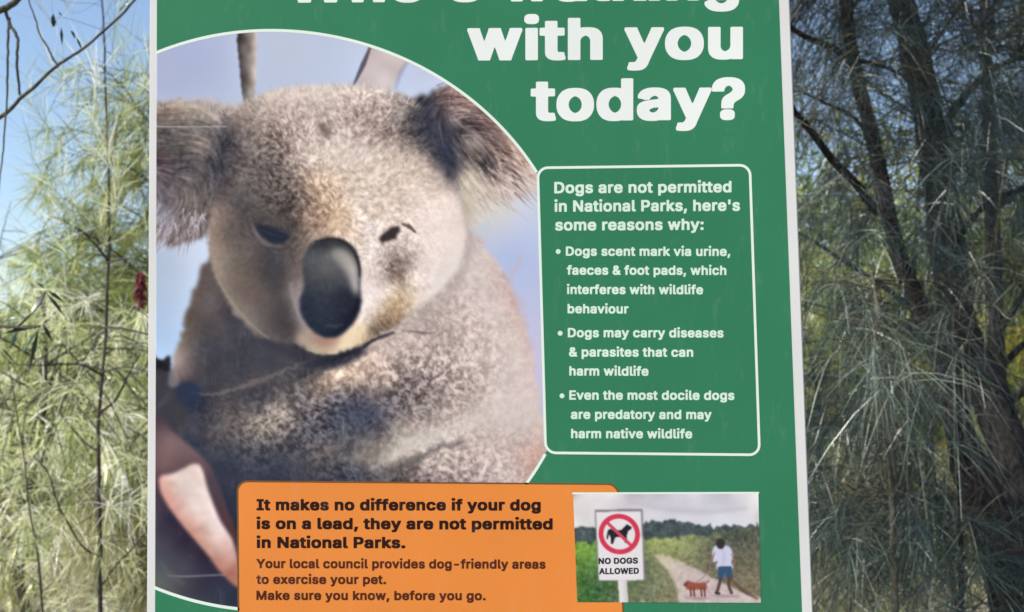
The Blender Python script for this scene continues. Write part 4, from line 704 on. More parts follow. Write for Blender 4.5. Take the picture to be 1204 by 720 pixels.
def contour_poly(c, n=5):
    q = np.array(c, float).reshape(-1, 3, 2)/1000; out = []
    for i in range(len(q)):
        p0, p1, p2, p3 = q[i, 0], q[i, 2], q[(i+1) % len(q), 1], q[(i+1) % len(q), 0]
        m = n if np.linalg.norm((p1-p0)-(p3-p0)/3)+np.linalg.norm((p2-p3)-(p0-p3)/3) > .004 else 1
        for k in range(m):
            t = k/m; out.append((1-t)**3*p0+3*(1-t)**2*t*p1+3*(1-t)*t*t*p2+t**3*p3)
    return np.array(out)
_glyph_cache = {}
CAPH0 = max(GLYPH['I'][1][1::6])/1000
def glyph(ch, bold, sx, res):
    """vertices and faces of one letter, fattened by bold: its distance field cut into cells"""
    key = (ch, bold, sx, res)
    if key in _glyph_cache: return _glyph_cache[key]
    P = [contour_poly(c)*np.array((sx, 1)) for c in GLYPH[ch][1:]]
    if ch in 'ij': P = [c+np.array((0, 1.5*bold)) if c[:, 1].min() > CAPH0*.75 else c for c in P]     # keep the dot clear of the stem
    allp = np.vstack(P); lo = allp.min(0)-bold-2.5/res; hi = allp.max(0)+bold+2.5/res
    gx = np.arange(lo[0], hi[0]+1/res, 1/res)+.0003; gy = np.arange(lo[1], hi[1]+1/res, 1/res)+.00037
    X, Y = np.meshgrid(gx, gy); D = np.full(X.shape, 9.0); Wn = np.zeros(X.shape, int)
    for p in P:
        for a, b in zip(p, np.roll(p, -1, 0)):
            d = b-a; t = np.clip(((X-a[0])*d[0]+(Y-a[1])*d[1])/max(d@d, 1e-12), 0, 1)
            D = np.minimum(D, ((X-a[0]-t*d[0])**6+(Y-a[1]-t*d[1])**6)**(1/6))   # squarish, so corners stay crisp
            cr = d[0]*(Y-a[1])-d[1]*(X-a[0])
            Wn += ((a[1] <= Y) & (b[1] > Y) & (cr > 0)).astype(int)-((a[1] > Y) & (b[1] <= Y) & (cr < 0)).astype(int)
    S = np.where(Wn != 0, -D, D)-bold        # below zero is ink
    V, F, ids = [], [], {}
    def vert(k, x, y):
        if k not in ids: ids[k] = len(V); V.append((x, y))
        return ids[k]
    def edge(j0, i0, j1, i1):
        s0, s1 = S[j0, i0], S[j1, i1]; t = s0/(s0-s1)
        return vert((j0, i0, j1, i1), gx[i0]+(gx[i1]-gx[i0])*t, gy[j0]+(gy[j1]-gy[j0])*t)
    def corner(j, i): return vert((j, i), gx[i], gy[j])
    ink_ = S < 0; h, w = S.shape
    for j in range(h-1):
        i = 0
        while i < w-1:
            c = (ink_[j, i], ink_[j, i+1], ink_[j+1, i+1], ink_[j+1, i]); n = sum(c)
            if n == 4:
                i0 = i
                while i+1 < w-1 and ink_[j, i+2] and ink_[j+1, i+2]: i += 1
                F.append([corner(j, k) for k in range(i0, i+2)]+[corner(j+1, k) for k in range(i+1, i0-1, -1)])
            elif n:
                q = ((j, i), (j, i+1), (j+1, i+1), (j+1, i)); f = []
                for k in range(4):
                    A, B = q[k], q[(k+1) % 4]
                    if c[k]: f.append(corner(*A))
                    if c[k] != c[(k+1) % 4]: f.append(edge(*min(A, B), *max(A, B)))
                F.append(f)
            i += 1
    _glyph_cache[key] = (np.array(V), F)
    return _glyph_cache[key]
def text_line(s, x0, x1, yl, yr, cap, bold, mat, parent, off=L5, track=.0, name='text_line', sx=1.0):
    """one printed line: from x0 to x1, base line from yl to yr, capitals cap high (picture pixels)"""
    V, F, Z, pen, nv, odd = [], [], [], 0.0, 0, 0
    res = 110 if cap > 30 else 56
    for ch in s:
        if ch == ' ': pen += (SPACE_W/1000+.02)*sx+track; continue
        v, f = glyph(ch, bold, sx, res)
        V.append(v+np.array((pen, 0))); F += [[i+nv for i in q] for q in f]; nv += len(v)
        Z.append(np.full(len(v), .00002*(odd % 2)))
        pen += GLYPH[ch][0]/1000*sx+track+bold*.9; odd += 1
    V = np.vstack(V); Z = np.concatenate(Z)
    u = (V[:, 0]-V[:, 0].min())/(V[:, 0].max()-V[:, 0].min())
    k = cap/(CAPH+2*bold)
    px = x0+(x1-x0)*u; py = yl+(yr-yl)*u-(V[:, 1]+bold)*k
    P = on_sign(px, py, off); P[:, 1] -= Z
    o = mesh_obj(name, P, F, mat, parent)
    o.data.update(); return o
CAPH = glyph('I', 0.0, 1.0, 56)[0][:, 1].max()
HB = .027
for s, a, b, yl, yr in (("Who's walking", 336, 869, 3.5, 0.5), ("with you", 549.5, 873.5, 71.5, 69.8), ("today?", 624, 876, 142.5, 141)):
    text_line(s, a, b, yl, yr, 49.5, HB, M_white, sign, L2, .0, 'heading', .72)
TB, SB = .026, .027
for s, a, b, yl, yr in (("Dogs are not permitted", 651.7, 860, 227.6, 226.4), ("in National Parks, here's", 651.9, 870, 249.3, 248.2), ("some reasons why:", 652.7, 827.3, 271.4, 270.6)):
    text_line(s, a, b, yl, yr, 13.4, TB, M_mint, box, L4, .0, 'text_line', .9)
for s, a, b, y in (("Dogs scent mark via urine,", 665.3, 858.6, 301), ("faeces & foot pads, which", 666.3, 854, 323.3), ("interferes with wildlife", 666.6, 826.6, 346), ("behaviour", 667.3, 739, 368.6),
                   ("Dogs may carry diseases", 667.6, 850.7, 396.8), ("& parasites that can", 669, 815, 419.5), ("harm wildlife", 669.4, 762.5, 441.8),
                   ("Even the most docile dogs", 669.3, 863.4, 470.2), ("are predatory and may", 671.2, 836.6, 492.8), ("harm native wildlife", 671.5, 813.8, 515.4)):
    text_line(s, a, b, y, y+.3, 11.0, SB, M_mint, box, L4, .0, 'text_line', .92)
for bx, by in ((656.3, 296.0), (658.6, 392.0), (660.8, 465.6)):
    sheet('bullet', [(bx+2.9*math.cos(k*math.pi/8), by+2.9*math.sin(k*math.pi/8)) for k in range(16)], L4, M_mint, box)
for s, a, b, yl, yr in (("It makes no difference if your dog", 301.7, 635.8, 600.3, 600.6), ("is on a lead, they are not permitted", 301.7, 649.8, 622.3, 622.9), ("in National Parks.", 301.7, 476.6, 644.6, 644.8)):
    text_line(s, a, b, yl, yr, 13.4, .033, M_dark, notice, L5, .0, 'text_line', .84)
for s, a, b, yl, yr in (("Your local council provides dog-friendly areas", 301.5, 641.5, 668.2, 669), ("to exercise your pet.", 301.5, 454, 686.8, 687), ("Make sure you know, before you go.", 301.5, 571, 705.6, 706)):
    text_line(s, a, b, yl, yr, 11.0, .030, M_brown, notice, L5, .0, 'text_line', .9)
text_line("NO DOGS", 703.6, 750.0, 663.4, 662.8, 7.2, .035, M_black, small, L5+.00006, .0, 'board_lettering', .85)
text_line("ALLOWED", 704.4, 751.2, 675.4, 674.8, 7.2, .035, M_black, small, L5+.00006, .0, 'board_lettering', .85)

# ---------------------------------------------------------------- plants
rng = np.random.default_rng(11)
DOWN = np.array((0, 0, -1.0))
def unit(a): return a/np.maximum(np.linalg.norm(a, axis=-1, keepdims=True), 1e-9)
class Soup:
    """collects quads of one mesh"""
    def __init__(s): s.V, s.F, s.T, s.n = [], [], [], 0
    def add(s, V, F, T=None):
        s.V.append(V.reshape(-1, 3)); s.F.append(F+s.n); s.n += V.size//3
        s.T.append(np.zeros(V.size//3) if T is None else T)
    def needles(s, B, D, L, w, droop, tint, segs=3):
        n = len(B); t = np.linspace(0, 1, segs+1)
        P = B[:, None]+D[:, None]*(L[:, None]*t)[..., None]+DOWN*((L*droop)[:, None]*t*t)[..., None]
        side = unit(np.cross(D, rng.standard_normal((n, 3))))
        pr = np.interp(t, [0, .15, .7, 1], [.7, 1, .85, .12])*w/2
        V = np.stack([P+side[:, None]*pr[None, :, None], P-side[:, None]*pr[None, :, None]], 2)
        b = (np.arange(n)*(segs+1)*2)[:, None]+(np.arange(segs)*2)[None]
        b = b.ravel(); F = np.stack([b, b+1, b+3, b+2], 1)
        s.add(V, F, np.repeat(tint, (segs+1)*2))
    def leaves(s, B, D, L, w, tint, fold=.25, droop=.15):
        n = len(B); side = unit(np.cross(D, rng.standard_normal((n, 3)))); up = unit(np.cross(side, D))
        mid = B+D*(L*.42)[:, None]+DOWN*(L*droop*.2)[:, None]; tip = B+D*L[:, None]+DOWN*(L*droop)[:, None]
        q1 = B+D*(L*.7)[:, None]+DOWN*(L*droop*.5)[:, None]
        c = mid-up*(w*fold)[:, None]; c2 = q1-up*(w*fold*.6)[:, None]
        V = np.stack([B, mid+side*(w/2)[:, None], q1+side*(w*.36)[:, None], tip, q1-side*(w*.36)[:, None], mid-side*(w/2)[:, None], c, c2], 1)
        b = np.arange(n)*8; Q = lambda *k: np.stack([b+i for i in k], 1)
        F = np.concatenate([Q(0, 6, 1, 1)[:, [0, 1, 2, 2]]])
        F = np.concatenate([Q(0, 5, 6, 1), Q(1, 6, 7, 2), Q(6, 5, 4, 7), Q(2, 7, 4, 3)])
        s.add(V, F, np.repeat(tint, 8))
    def tube(s, path, r, sides=7, rough=0.0):
        p = np.asarray(path, float); n = len(p); r = np.broadcast_to(np.asarray(r, float), (n,))
        t = unit(np.gradient(p, axis=0)); ref = np.array((.31, .2, .93)) if abs(t[0][2]) < .9 else np.array((1., .1, .05))
        u = unit(np.cross(t, ref)); v = np.cross(t, u); a = np.arange(sides)*2*math.pi/sides
        rr = r[:, None]*(1+rough*rng.standard_normal((n, sides)))
        V = p[:, None]+u[:, None]*(np.cos(a)[None]*rr)[..., None]+v[:, None]*(np.sin(a)[None]*rr)[..., None]
        i = (np.arange(n-1)[:, None]*sides+np.arange(sides)[None]).ravel(); j = (np.arange(n-1)[:, None]*sides+((np.arange(sides)+1) % sides)[None]).ravel()
        s.add(V, np.stack([i, j, j+sides, i+sides], 1))
    def build(s, name, mat, parent, tint=False, smooth=False):
        if not s.V: return None
        return mesh_obj(name, np.vstack(s.V), np.vstack(s.F), mat, parent, smooth, {'tint': ('FLOAT', np.concatenate(s.T))} if tint else None)

def smooth_path(pts, n=8, wob=0.0):
    p = cr_open([tuple(q) for q in pts], n)
    if wob: p = p+wob*np.stack([np.convolve(rng.standard_normal(len(p)+4), np.ones(5)/5, 'valid') for _ in range(3)], 1)
    return p
def sweep(pts, r0, r1, n=8, wob=0.0, pw=1.0):
    p = smooth_path(pts, n, wob); return p, r0+(r1-r0)*np.linspace(0, 1, len(p))**pw

def tufts(fol, tw, centres, nodes, per=34, L=(.13, .22), w=.0022, droop=.55, spread=.75, twig=.35, twr=.0035, tint=(0, 1), segs=3, reach=1.4, hang=.35):
    """sprays of drooping needle foliage: each hangs on a fine twig that grows from the nearest limb"""
    nodes = np.asarray(nodes)
    for c in centres:
        d = nodes-c; d2 = (d*d).sum(1)+.25*np.maximum(0, d[:, 2])**2
        q = nodes[int(np.argmin(d2*rng.uniform(.5, 2.2, len(d2))))]; dist = np.linalg.norm(c-q)
        ax = unit(c-q) if dist > .05 else unit(rng.standard_normal(3))
        if dist > reach: q = c-ax*reach
        end = c+ax*twig*.35+DOWN*twig*hang*.6; mid = (q+c)/2+np.array((0, 0, .12*min(dist, reach)))+rng.normal(0, .04, 3)
        p = smooth_path([q, mid, c, end], 4)
        tw.tube(p, np.linspace(twr*(1+.8*min(dist, reach)), twr*.35, len(p)), 4)
        m = int(per*rng.uniform(.65, 1.35)); t = rng.uniform(.45, 1, m)**.8; i = np.clip((t*(len(p)-1)), 0, len(p)-1.01); i0 = i.astype(int); fr = (i-i0)[:, None]
        B = p[i0]*(1-fr)+p[i0+1]*fr; T = unit(p[i0+1]-p[i0])
        D = unit(T*.8+spread*rng.standard_normal((m, 3))+DOWN*hang)
        base = rng.uniform(*tint)
        fol.needles(B, D, rng.uniform(*L, m)*rng.uniform(.8, 1.2), w, droop, np.clip(base+rng.normal(0, .21, m), 0, 1), segs)
def in_ball(n, c, r, shell=.35, floor=None):
    v = unit(rng.standard_normal((n, 3)))*(rng.uniform(shell**3, 1, n)**(1/3))[:, None]
    P = np.array(c)+v*np.array(r)
    if floor is not None: P[:, 2] = np.maximum(P[:, 2], floor+rng.uniform(0, .3, n))
    return P
def in_view(n, x, y, Y):
    """places spread through the wedge of air between these bounds"""
    return np.array([at(rng.uniform(*x), rng.uniform(*y), rng.uniform(*Y)) for _ in range(n)])

B_dark = bark_mat('dark_furrowed_bark', (.009, .008, .009), (.052, .046, .046), 46, 6)
B_red = bark_mat('reddish_furrowed_bark', (.010, .007, .007), (.062, .042, .040), 46, 6)
B_grey = bark_mat('grey_twig_bark', (.05, .047, .036), (.16, .15, .11), 60, 4)
B_sap = bark_mat('sapling_bark', (.03, .026, .024), (.11, .095, .085), 60, 5)
F_dark = leaf_mat('she_oak_needles_dark', [(0, (.008, .020, .023)), (.5, (.021, .041, .041)), (.8, (.058, .09, .075)), (1, (.22, .26, .21))], .2, .32, .75)  # lightest tone puts glints into the needle colour
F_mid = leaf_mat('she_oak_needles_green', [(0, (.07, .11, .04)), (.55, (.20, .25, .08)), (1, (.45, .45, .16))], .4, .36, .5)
F_pale = leaf_mat('pale_bush_needles', [(0, (.10, .14, .05)), (.25, (.36, .41, .18)), (.6, (.64, .66, .36)), (.85, (.76, .75, .54)), (1, (.80, .79, .74))], .45, .3, .7)  # palest tones put glare and haze into the foliage colour
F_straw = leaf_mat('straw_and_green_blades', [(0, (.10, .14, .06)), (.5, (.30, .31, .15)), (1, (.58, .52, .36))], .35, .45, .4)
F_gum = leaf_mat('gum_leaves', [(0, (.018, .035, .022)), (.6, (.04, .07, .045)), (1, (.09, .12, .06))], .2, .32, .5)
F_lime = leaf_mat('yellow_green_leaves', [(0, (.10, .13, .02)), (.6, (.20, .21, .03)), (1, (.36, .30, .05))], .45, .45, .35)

def A(px, py, Y): return np.array(at(px, py, Y))
def tree(name, label, cat, group, base):
    return empty(name, tuple(base), label, cat, group)

# ---- right: twin stemmed she-oak
def twin_she_oak():
    base = (2.06, 2.75, 0.0)
    t = tree('she_oak', 'twin stemmed she-oak with furrowed dark trunks right of the sign', 'tree', None, base)
    b = np.array(base)
    s1 = [b+(0, 0, -.1), A(1222, 800, 2.65), A(1196, 690, 2.55), A(1160, 600, 2.5), A(1130, 515, 2.5), A(1112, 430, 2.5), A(1082, 365, 2.5), A(1060, 310, 2.5), A(1042, 240, 2.55), A(1022, 150, 2.6), A(1003, 70, 2.65), A(992, -20, 2.7), A(975, -160, 2.8), A(990, -420, 2.9), A(1000, -700, 3.0)]
    s2 = [b+(.05, .05, .35), A(1216, 640, 2.85), A(1190, 545, 2.9), A(1160, 455, 2.95), A(1130, 390, 3.0), A(1116, 310, 3.0), A(1106, 230, 3.05), A(1092, 140, 3.1), A(1074, 55, 3.15), A(1056, -40, 3.2), A(1050, -250, 3.3), A(1080, -560, 3.4), A(1090, -760, 3.4)]
    p1 = smooth_path(s1, 8, .004); r1 = np.interp(np.linspace(0, 1, len(p1)), [0, .08, .18, .3, .5, .75, 1], [.15, .12, .088, .046, .028, .024, .011])
    p2 = smooth_path(s2, 8, .004); r2 = np.interp(np.linspace(0, 1, len(p2)), [0, .12, .3, .5, .75, 1], [.10, .078, .066, .064, .052, .012])
    for p, r, m in ((p1, r1, B_red), (p2, r2, B_dark)):
        s = Soup(); s.tube(p, r, 14, .05); s.build('trunk', m, t, smooth=True)
    limbs = [([A(1032, 252, 2.55), A(1012, 225, 2.5), A(980, 190, 2.4), A(950, 152, 2.3), A(925, 118, 2.2), A(880, 60, 2.1)], .017, .008),
             ([A(1003, 72, 2.65), A(975, 55, 2.6), A(945, 42, 2.55), A(915, 24, 2.5), A(860, -10, 2.4)], .014, .006),
             ([A(1003, 72, 2.65), A(1030, 76, 2.7), A(1050, 84, 2.6), A(1075, 100, 2.5)], .010, .004),
             ([A(1024, 160, 2.6), A(1000, 136, 2.55), A(970, 120, 2.5), A(940, 108, 2.4)], .008, .004),
             ([A(1098, 170, 3.1), A(1130, 120, 3.0), A(1170, 80, 2.9), A(1230, 60, 2.7)], .02, .008),
             ([A(1112, 300, 3.0), A(1150, 250, 2.8), A(1190, 225, 2.6), A(1240, 215, 2.5)], .018, .006),
             ([A(1060, -20, 3.2), A(1120, -120, 3.0), A(1190, -200, 2.7), A(1290, -260, 2.5)], .022, .008),
             ([A(992, -20, 2.7), A(930, -150, 2.4), A(840, -260, 2.1), A(740, -330, 1.9)], .022, .008),
             ([A(985, -120, 2.8), A(1060, -250, 2.4), A(1130, -380, 2.0)], .02, .008),
             ([A(1050, -250, 3.3), A(960, -420, 3.2), A(840, -520, 3.0)], .02, .006),
             ([A(1116, 320, 3.0), A(1140, 345, 2.6), A(1150, 352, 2.3), A(1168, 358, 2.1)], .011, .004)]
    nodes = [p1[30:], p2[26:]]
    for pts, a, c in limbs:
        s = Soup(); p, r = sweep(pts, a, c, 6, .004); s.tube(p, r, 8, .05); s.build('limb', B_dark, t, smooth=True); nodes.append(p)
    nodes = np.vstack(nodes); f, w = Soup(), Soup()
    kw = dict(per=56, L=(.08, .18), w=.0016, droop=.4, spread=.95, hang=.25, twr=.002)
    tufts(f, w, in_view(180, (925, 1240), (-60, 150), (2.1, 3.7)), nodes, tint=(0, .75), **kw)
    tufts(f, w, in_view(100, (1085, 1260), (90, 350), (2.2, 3.6)), nodes, tint=(0, .6), **kw)
    tufts(f, w, in_view(46, (985, 1200), (70, 345), (1.95, 2.45)), nodes, tint=(0, .7), **kw)
    tufts(f, w, in_view(26, (930, 1060), (150, 330), (2.5, 3.3)), nodes, tint=(.1, .8), **kw)
    tufts(f, w, np.array([A(1148, 350, 2.1)+rng.normal(0, .08, 3) for _ in range(6)]), nodes, tint=(.75, 1), per=30, L=(.16, .27), w=.0019, droop=.5, spread=.9)
    tufts(f, w, in_ball(760, (1.35, 2.4, 4.3), (2.0, 1.85, 1.5), .2), nodes, per=30, L=(.15, .26), w=.004, droop=.6, segs=2, tint=(0, .7))  # high crown out of view, spread wide to shade the foliage below
    f.build('foliage', F_dark, t, True); w.build('twigs', B_grey, t)
twin_she_oak()

# ---- right: she-oak saplings in front of and behind the trunks
def sapling(label, stem_pts, r0, groups, fmat, group, name='she_oak_sapling', cat='sapling', bark=None, extra=None, wob=.004):
    base = np.array(stem_pts[0]); t = tree(name, label, cat, group, base+np.array((0, 0, .1)) if base[2] < 0 else base)
    s = Soup(); p, r = sweep(stem_pts, r0, r0*.3, 8, wob); s.tube(p, r, 8, .05); s.build('stem', bark or B_grey, t, smooth=True)
    f, w = Soup(), Soup(); nodes = p[len(p)//4:]
    for centres, kw in groups: tufts(f, w, centres, nodes, **kw)
    f.build('foliage', fmat, t, True); w.build('twigs', B_grey, t)
    return t, p
def ground_under(p): return np.array((p[0], p[1], -.1))
GS = 'she-oak saplings right of the sign'
hero = A(1014, 432, 1.75)
sapling('she-oak sapling with long drooping pale needles just right of the sign', [ground_under(A(1052, 640, 1.95)), A(1052, 700, 1.92), A(1046, 560, 1.9), A(1040, 450, 1.85), A(1034, 380, 1.85), A(1026, 330, 1.9)], .012,
        [(in_view(96, (930, 1105), (330, 640), (1.75, 2.6)), dict(per=60, L=(.09, .2), w=.0015, droop=.5, spread=.9, hang=.3, tint=(0, .8), twr=.002)),
         (np.array([A(1046+rng.normal(0, 9), 415+rng.normal(0, 12), 1.72+rng.normal(0, .03)) for _ in range(6)]), dict(per=22, L=(.14, .24), w=.0015, droop=.4, spread=1.0, tint=(.78, 1), hang=.35, twr=.002)),
         (np.array([A(1020+rng.normal(0, 8), 378+rng.normal(0, 8), 1.8) for _ in range(3)]), dict(per=26, L=(.12, .2), w=.0017, droop=.5, spread=.9, tint=(.85, 1), twr=.002)),
         (in_view(34, (935, 1080), (540, 740), (1.9, 2.6)), dict(per=50, L=(.1, .2), w=.0016, droop=.5, spread=.9, tint=(0, .9), twr=.002))], F_dark, GS)
sapling('low she-oak sapling with dark stem left of the twin trunks', [ground_under(A(1130, 700, 2.0)), A(1131, 790, 2.0), A(1130, 690, 2.0), A(1129, 600, 2.0), A(1126, 540, 2.02)], .013,
        [(in_view(46, (1060, 1210), (600, 780), (1.7, 2.4)), dict(per=50, L=(.09, .18), w=.0016, droop=.25, spread=1.1, tint=(0, .9), hang=.0, twr=.002)),
         (in_view(8, (1060, 1140), (560, 640), (1.8, 2.2)), dict(per=34, L=(.12, .22), w=.0016, droop=.6, tint=(.2, 1), twr=.002))], F_dark, GS, bark=B_dark)
sapling('leaning she-oak sapling with two bare stems low behind the trunks', [ground_under(A(1120, 700, 3.2)), A(1122, 700, 3.2), A(1102, 600, 3.2), A(1096, 500, 3.25), A(1110, 420, 3.3), A(1130, 330, 3.3)], .014,
        [(in_view(64, (1040, 1260), (330, 700), (3.0, 4.2)), dict(per=48, L=(.1, .2), w=.0021, droop=.45, spread=1.0, tint=(0, .9), twr=.002))], F_dark, GS, bark=B_dark)

# ---- right: trees behind
def bush_tree(label, x, Y, h, rad, n, fmat, group, low=.25, bark=B_dark, w=.006, per=30, L=(.18, .32), tint=(0, 1), lean=(0, 0), name='she_oak', shell=.35, trunk_r=.07, droop=.5):
    base = np.array((x, Y, 0.0)); t = tree(name, label, 'tree', group, base)
    top = base+np.array((lean[0], lean[1], h*.9))
    s = Soup(); p, r = sweep([base+(0, 0, -.1), base*.67+top*.33+rng.normal(0, .08, 3), base*.33+top*.67+rng.normal(0, .1, 3), top], trunk_r, .012, 8, .01); s.tube(p, r, 9, .05); s.build('trunk', bark, t, smooth=True)
    nodes = [p[8:]]
    for k in range(11):
        i = rng.integers(6, len(p)-3); a = rng.uniform(0, 6.283); d = np.array((math.cos(a), math.sin(a), rng.uniform(.15, .8)))
        ln = rad*rng.uniform(.5, .95); q, r = sweep([p[i], p[i]+d*ln*.5+(0, 0, .05), p[i]+d*ln], .4*trunk_r*(1-i/len(p))+.006, .004, 5, .01); s = Soup(); s.tube(q, r, 6, .03); s.build('limb', bark, t, smooth=True); nodes.append(q)
    f, tw = Soup(), Soup(); nodes = np.vstack(nodes)
    # several clumps rather than one ball
    k = 7; cl = in_ball(k, (x+lean[0]*.5, Y+lean[1]*.5, h*(low+1)/2), (rad*.75, rad*.75, h*(1-low)*.42), .5)
    for j in range(k):
        tufts(f, tw, in_ball(n//k, cl[j], np.array((rad*.55, rad*.55, h*(1-low)*.24))*rng.uniform(.75, 1.25), .1, .15), nodes, per=per, L=L, w=w, droop=droop, tint=tint, segs=2, reach=.9, twr=.004)
    f.build('foliage', fmat, t, True); tw.build('twigs', B_grey, t)
    return t
GB = 'trees standing behind the sign'
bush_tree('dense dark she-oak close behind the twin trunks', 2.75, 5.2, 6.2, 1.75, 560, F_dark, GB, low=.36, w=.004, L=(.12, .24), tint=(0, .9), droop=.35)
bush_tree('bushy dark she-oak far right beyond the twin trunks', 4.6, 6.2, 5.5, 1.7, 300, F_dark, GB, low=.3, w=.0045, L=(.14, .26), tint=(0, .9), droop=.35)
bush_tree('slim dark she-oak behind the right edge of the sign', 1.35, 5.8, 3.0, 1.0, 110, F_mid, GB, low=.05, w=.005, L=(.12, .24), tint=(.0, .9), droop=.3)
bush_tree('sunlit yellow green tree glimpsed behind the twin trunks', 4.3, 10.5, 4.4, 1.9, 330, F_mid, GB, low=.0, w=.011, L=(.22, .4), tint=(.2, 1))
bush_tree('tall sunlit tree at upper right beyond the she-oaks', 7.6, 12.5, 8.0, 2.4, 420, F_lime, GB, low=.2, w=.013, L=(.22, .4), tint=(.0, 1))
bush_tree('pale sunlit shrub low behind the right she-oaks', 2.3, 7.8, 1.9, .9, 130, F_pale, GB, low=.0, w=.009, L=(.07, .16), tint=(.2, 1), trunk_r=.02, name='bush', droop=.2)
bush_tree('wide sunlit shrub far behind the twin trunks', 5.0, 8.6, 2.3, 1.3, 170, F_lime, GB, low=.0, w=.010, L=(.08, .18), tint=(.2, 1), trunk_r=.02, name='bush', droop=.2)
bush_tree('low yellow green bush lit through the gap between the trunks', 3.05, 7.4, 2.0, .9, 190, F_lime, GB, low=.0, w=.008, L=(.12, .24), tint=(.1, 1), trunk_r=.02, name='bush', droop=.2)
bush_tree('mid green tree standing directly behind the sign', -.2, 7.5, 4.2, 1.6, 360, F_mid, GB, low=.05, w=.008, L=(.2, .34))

# ---- left: sunlit thicket, slender sapling, bare branch, gum sprig
GL = 'sunlit trees left of the sign'
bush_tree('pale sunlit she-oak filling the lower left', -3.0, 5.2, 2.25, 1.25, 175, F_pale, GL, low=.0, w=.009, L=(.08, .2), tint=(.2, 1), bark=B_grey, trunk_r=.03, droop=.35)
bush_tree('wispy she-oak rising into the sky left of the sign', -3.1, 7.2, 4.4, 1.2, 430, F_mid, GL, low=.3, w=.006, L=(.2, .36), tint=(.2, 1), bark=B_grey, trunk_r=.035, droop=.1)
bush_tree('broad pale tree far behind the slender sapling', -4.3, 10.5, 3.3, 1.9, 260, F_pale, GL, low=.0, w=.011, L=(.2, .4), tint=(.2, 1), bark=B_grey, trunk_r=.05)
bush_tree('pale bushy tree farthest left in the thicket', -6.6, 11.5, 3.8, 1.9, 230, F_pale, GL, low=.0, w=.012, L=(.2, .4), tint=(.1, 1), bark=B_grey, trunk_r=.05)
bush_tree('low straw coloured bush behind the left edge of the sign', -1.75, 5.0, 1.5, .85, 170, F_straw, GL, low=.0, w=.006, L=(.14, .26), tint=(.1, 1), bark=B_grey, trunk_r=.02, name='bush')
sapling('thin forked sapling with two leaning stems at lower far left', [ground_under(A(52, 700, 2.9)), A(52, 760, 2.9), A(46, 670, 2.9), A(34, 590, 2.95), A(28, 530, 3.0), A(10, 430, 3.0)], .006,
        [(in_view(16, (-40, 70), (430, 720), (2.6, 3.3)), dict(per=22, L=(.09, .18), w=.0026, droop=.2, spread=.9, tint=(0, .6), hang=.0, twr=.0012, reach=.6))], F_mid, GL, name='slender_sapling', bark=B_sap)
t, p = sapling('slender dark stemmed sapling with bright sparse leaves left of the sign', [ground_under(A(117, 700, 3.3)), A(117, 760, 3.3), A(117, 650, 3.3), A(115, 560, 3.3), A(117, 480, 3.3), A(124, 400, 3.3), A(127, 310, 3.3), A(127, 200, 3.35), A(124, 110, 3.4), A(121, 10, 3.4), A(118, -90, 3.5)], .011,
        [(in_view(40, (40, 190), (90, 300), (3.0, 3.8)), dict(per=20, L=(.13, .24), w=.0024, droop=.0, spread=.6, tint=(.2, .9), hang=-.5, twr=.0012, reach=.8)),
         (in_view(52, (30, 185), (300, 720), (3.1, 4.0)), dict(per=24, L=(.1, .2), w=.003, droop=.25, spread=.9, tint=(.3, 1), hang=.0, twr=.0012, reach=.7)),
         (in_view(14, (60, 200), (-80, 90), (3.2, 3.6)), dict(per=13, L=(.14, .26), w=.002, droop=-.1, spread=.35, tint=(.1, .6), hang=-.7, twr=.001, reach=.8))], F_pale, GL, name='slender_sapling', bark=B_sap)
s = Soup()
for pts, a, c in (([A(117, 485, 3.3), A(135, 470, 3.25), A(152, 440, 3.2), A(165, 415, 3.2)], .007, .003), ([A(115, 530, 3.3), A(100, 520, 3.3), A(82, 500, 3.3), A(60, 470, 3.2)], .006, .002),
                  ([A(118, 655, 3.3), A(95, 640, 3.2), A(72, 600, 3.1), A(58, 560, 3.0), A(40, 535, 2.95)], .005, .002), ([A(118, 690, 3.3), A(140, 660, 3.2), A(160, 640, 3.1), A(185, 610, 3.1)], .005, .002),
                  ([A(127, 308, 3.3), A(110, 285, 3.2), A(90, 268, 3.1)], .005, .002), ([A(126, 310, 3.3), A(145, 305, 3.0), A(158, 308, 2.8), A(168, 318, 2.75)], .005, .002),
                  ([A(124, 385, 3.3), A(150, 388, 3.0), A(178, 394, 2.9), A(215, 398, 2.8)], .006, .003), ([A(119, 440, 3.3), A(90, 428, 3.1), A(55, 431, 2.9), A(10, 428, 2.8)], .005, .002),
                  ([A(120, 438, 3.3), A(150, 432, 3.1), A(180, 442, 3.0)], .004, .002)):
    pp, r = sweep(pts, a, c, 6, .004); s.tube(pp, r, 6)
s.build('branches', B_sap, t, smooth=True)
# dark red drooping flower spike on one of its twigs
fl, fw = A(165, 318, 2.75), Soup()
k = 260; tt = rng.uniform(0, 1, k); an = rng.uniform(0, 6.283, k)
ax = np.stack([.006*tt, 0*tt, -.135*tt], 1); rad_ = np.interp(tt, [0, .25, .7, 1], [.012, .022, .021, .008])
Dn = unit(np.stack([np.cos(an), np.sin(an), -.9+0*an], 1))
fw.needles(fl+ax+Dn*.003, Dn, rad_*1.7, .004, .2, rng.uniform(0, 1, k), 2)
F_red = leaf_mat('dark_red_flower', [(0, (.05, .006, .012)), (.7, (.17, .012, .03)), (1, (.28, .03, .05))], .2, .5, .3)
fo = fw.build('flower', F_red, t, True); fo['label'] = 'dark red drooping flower spike'

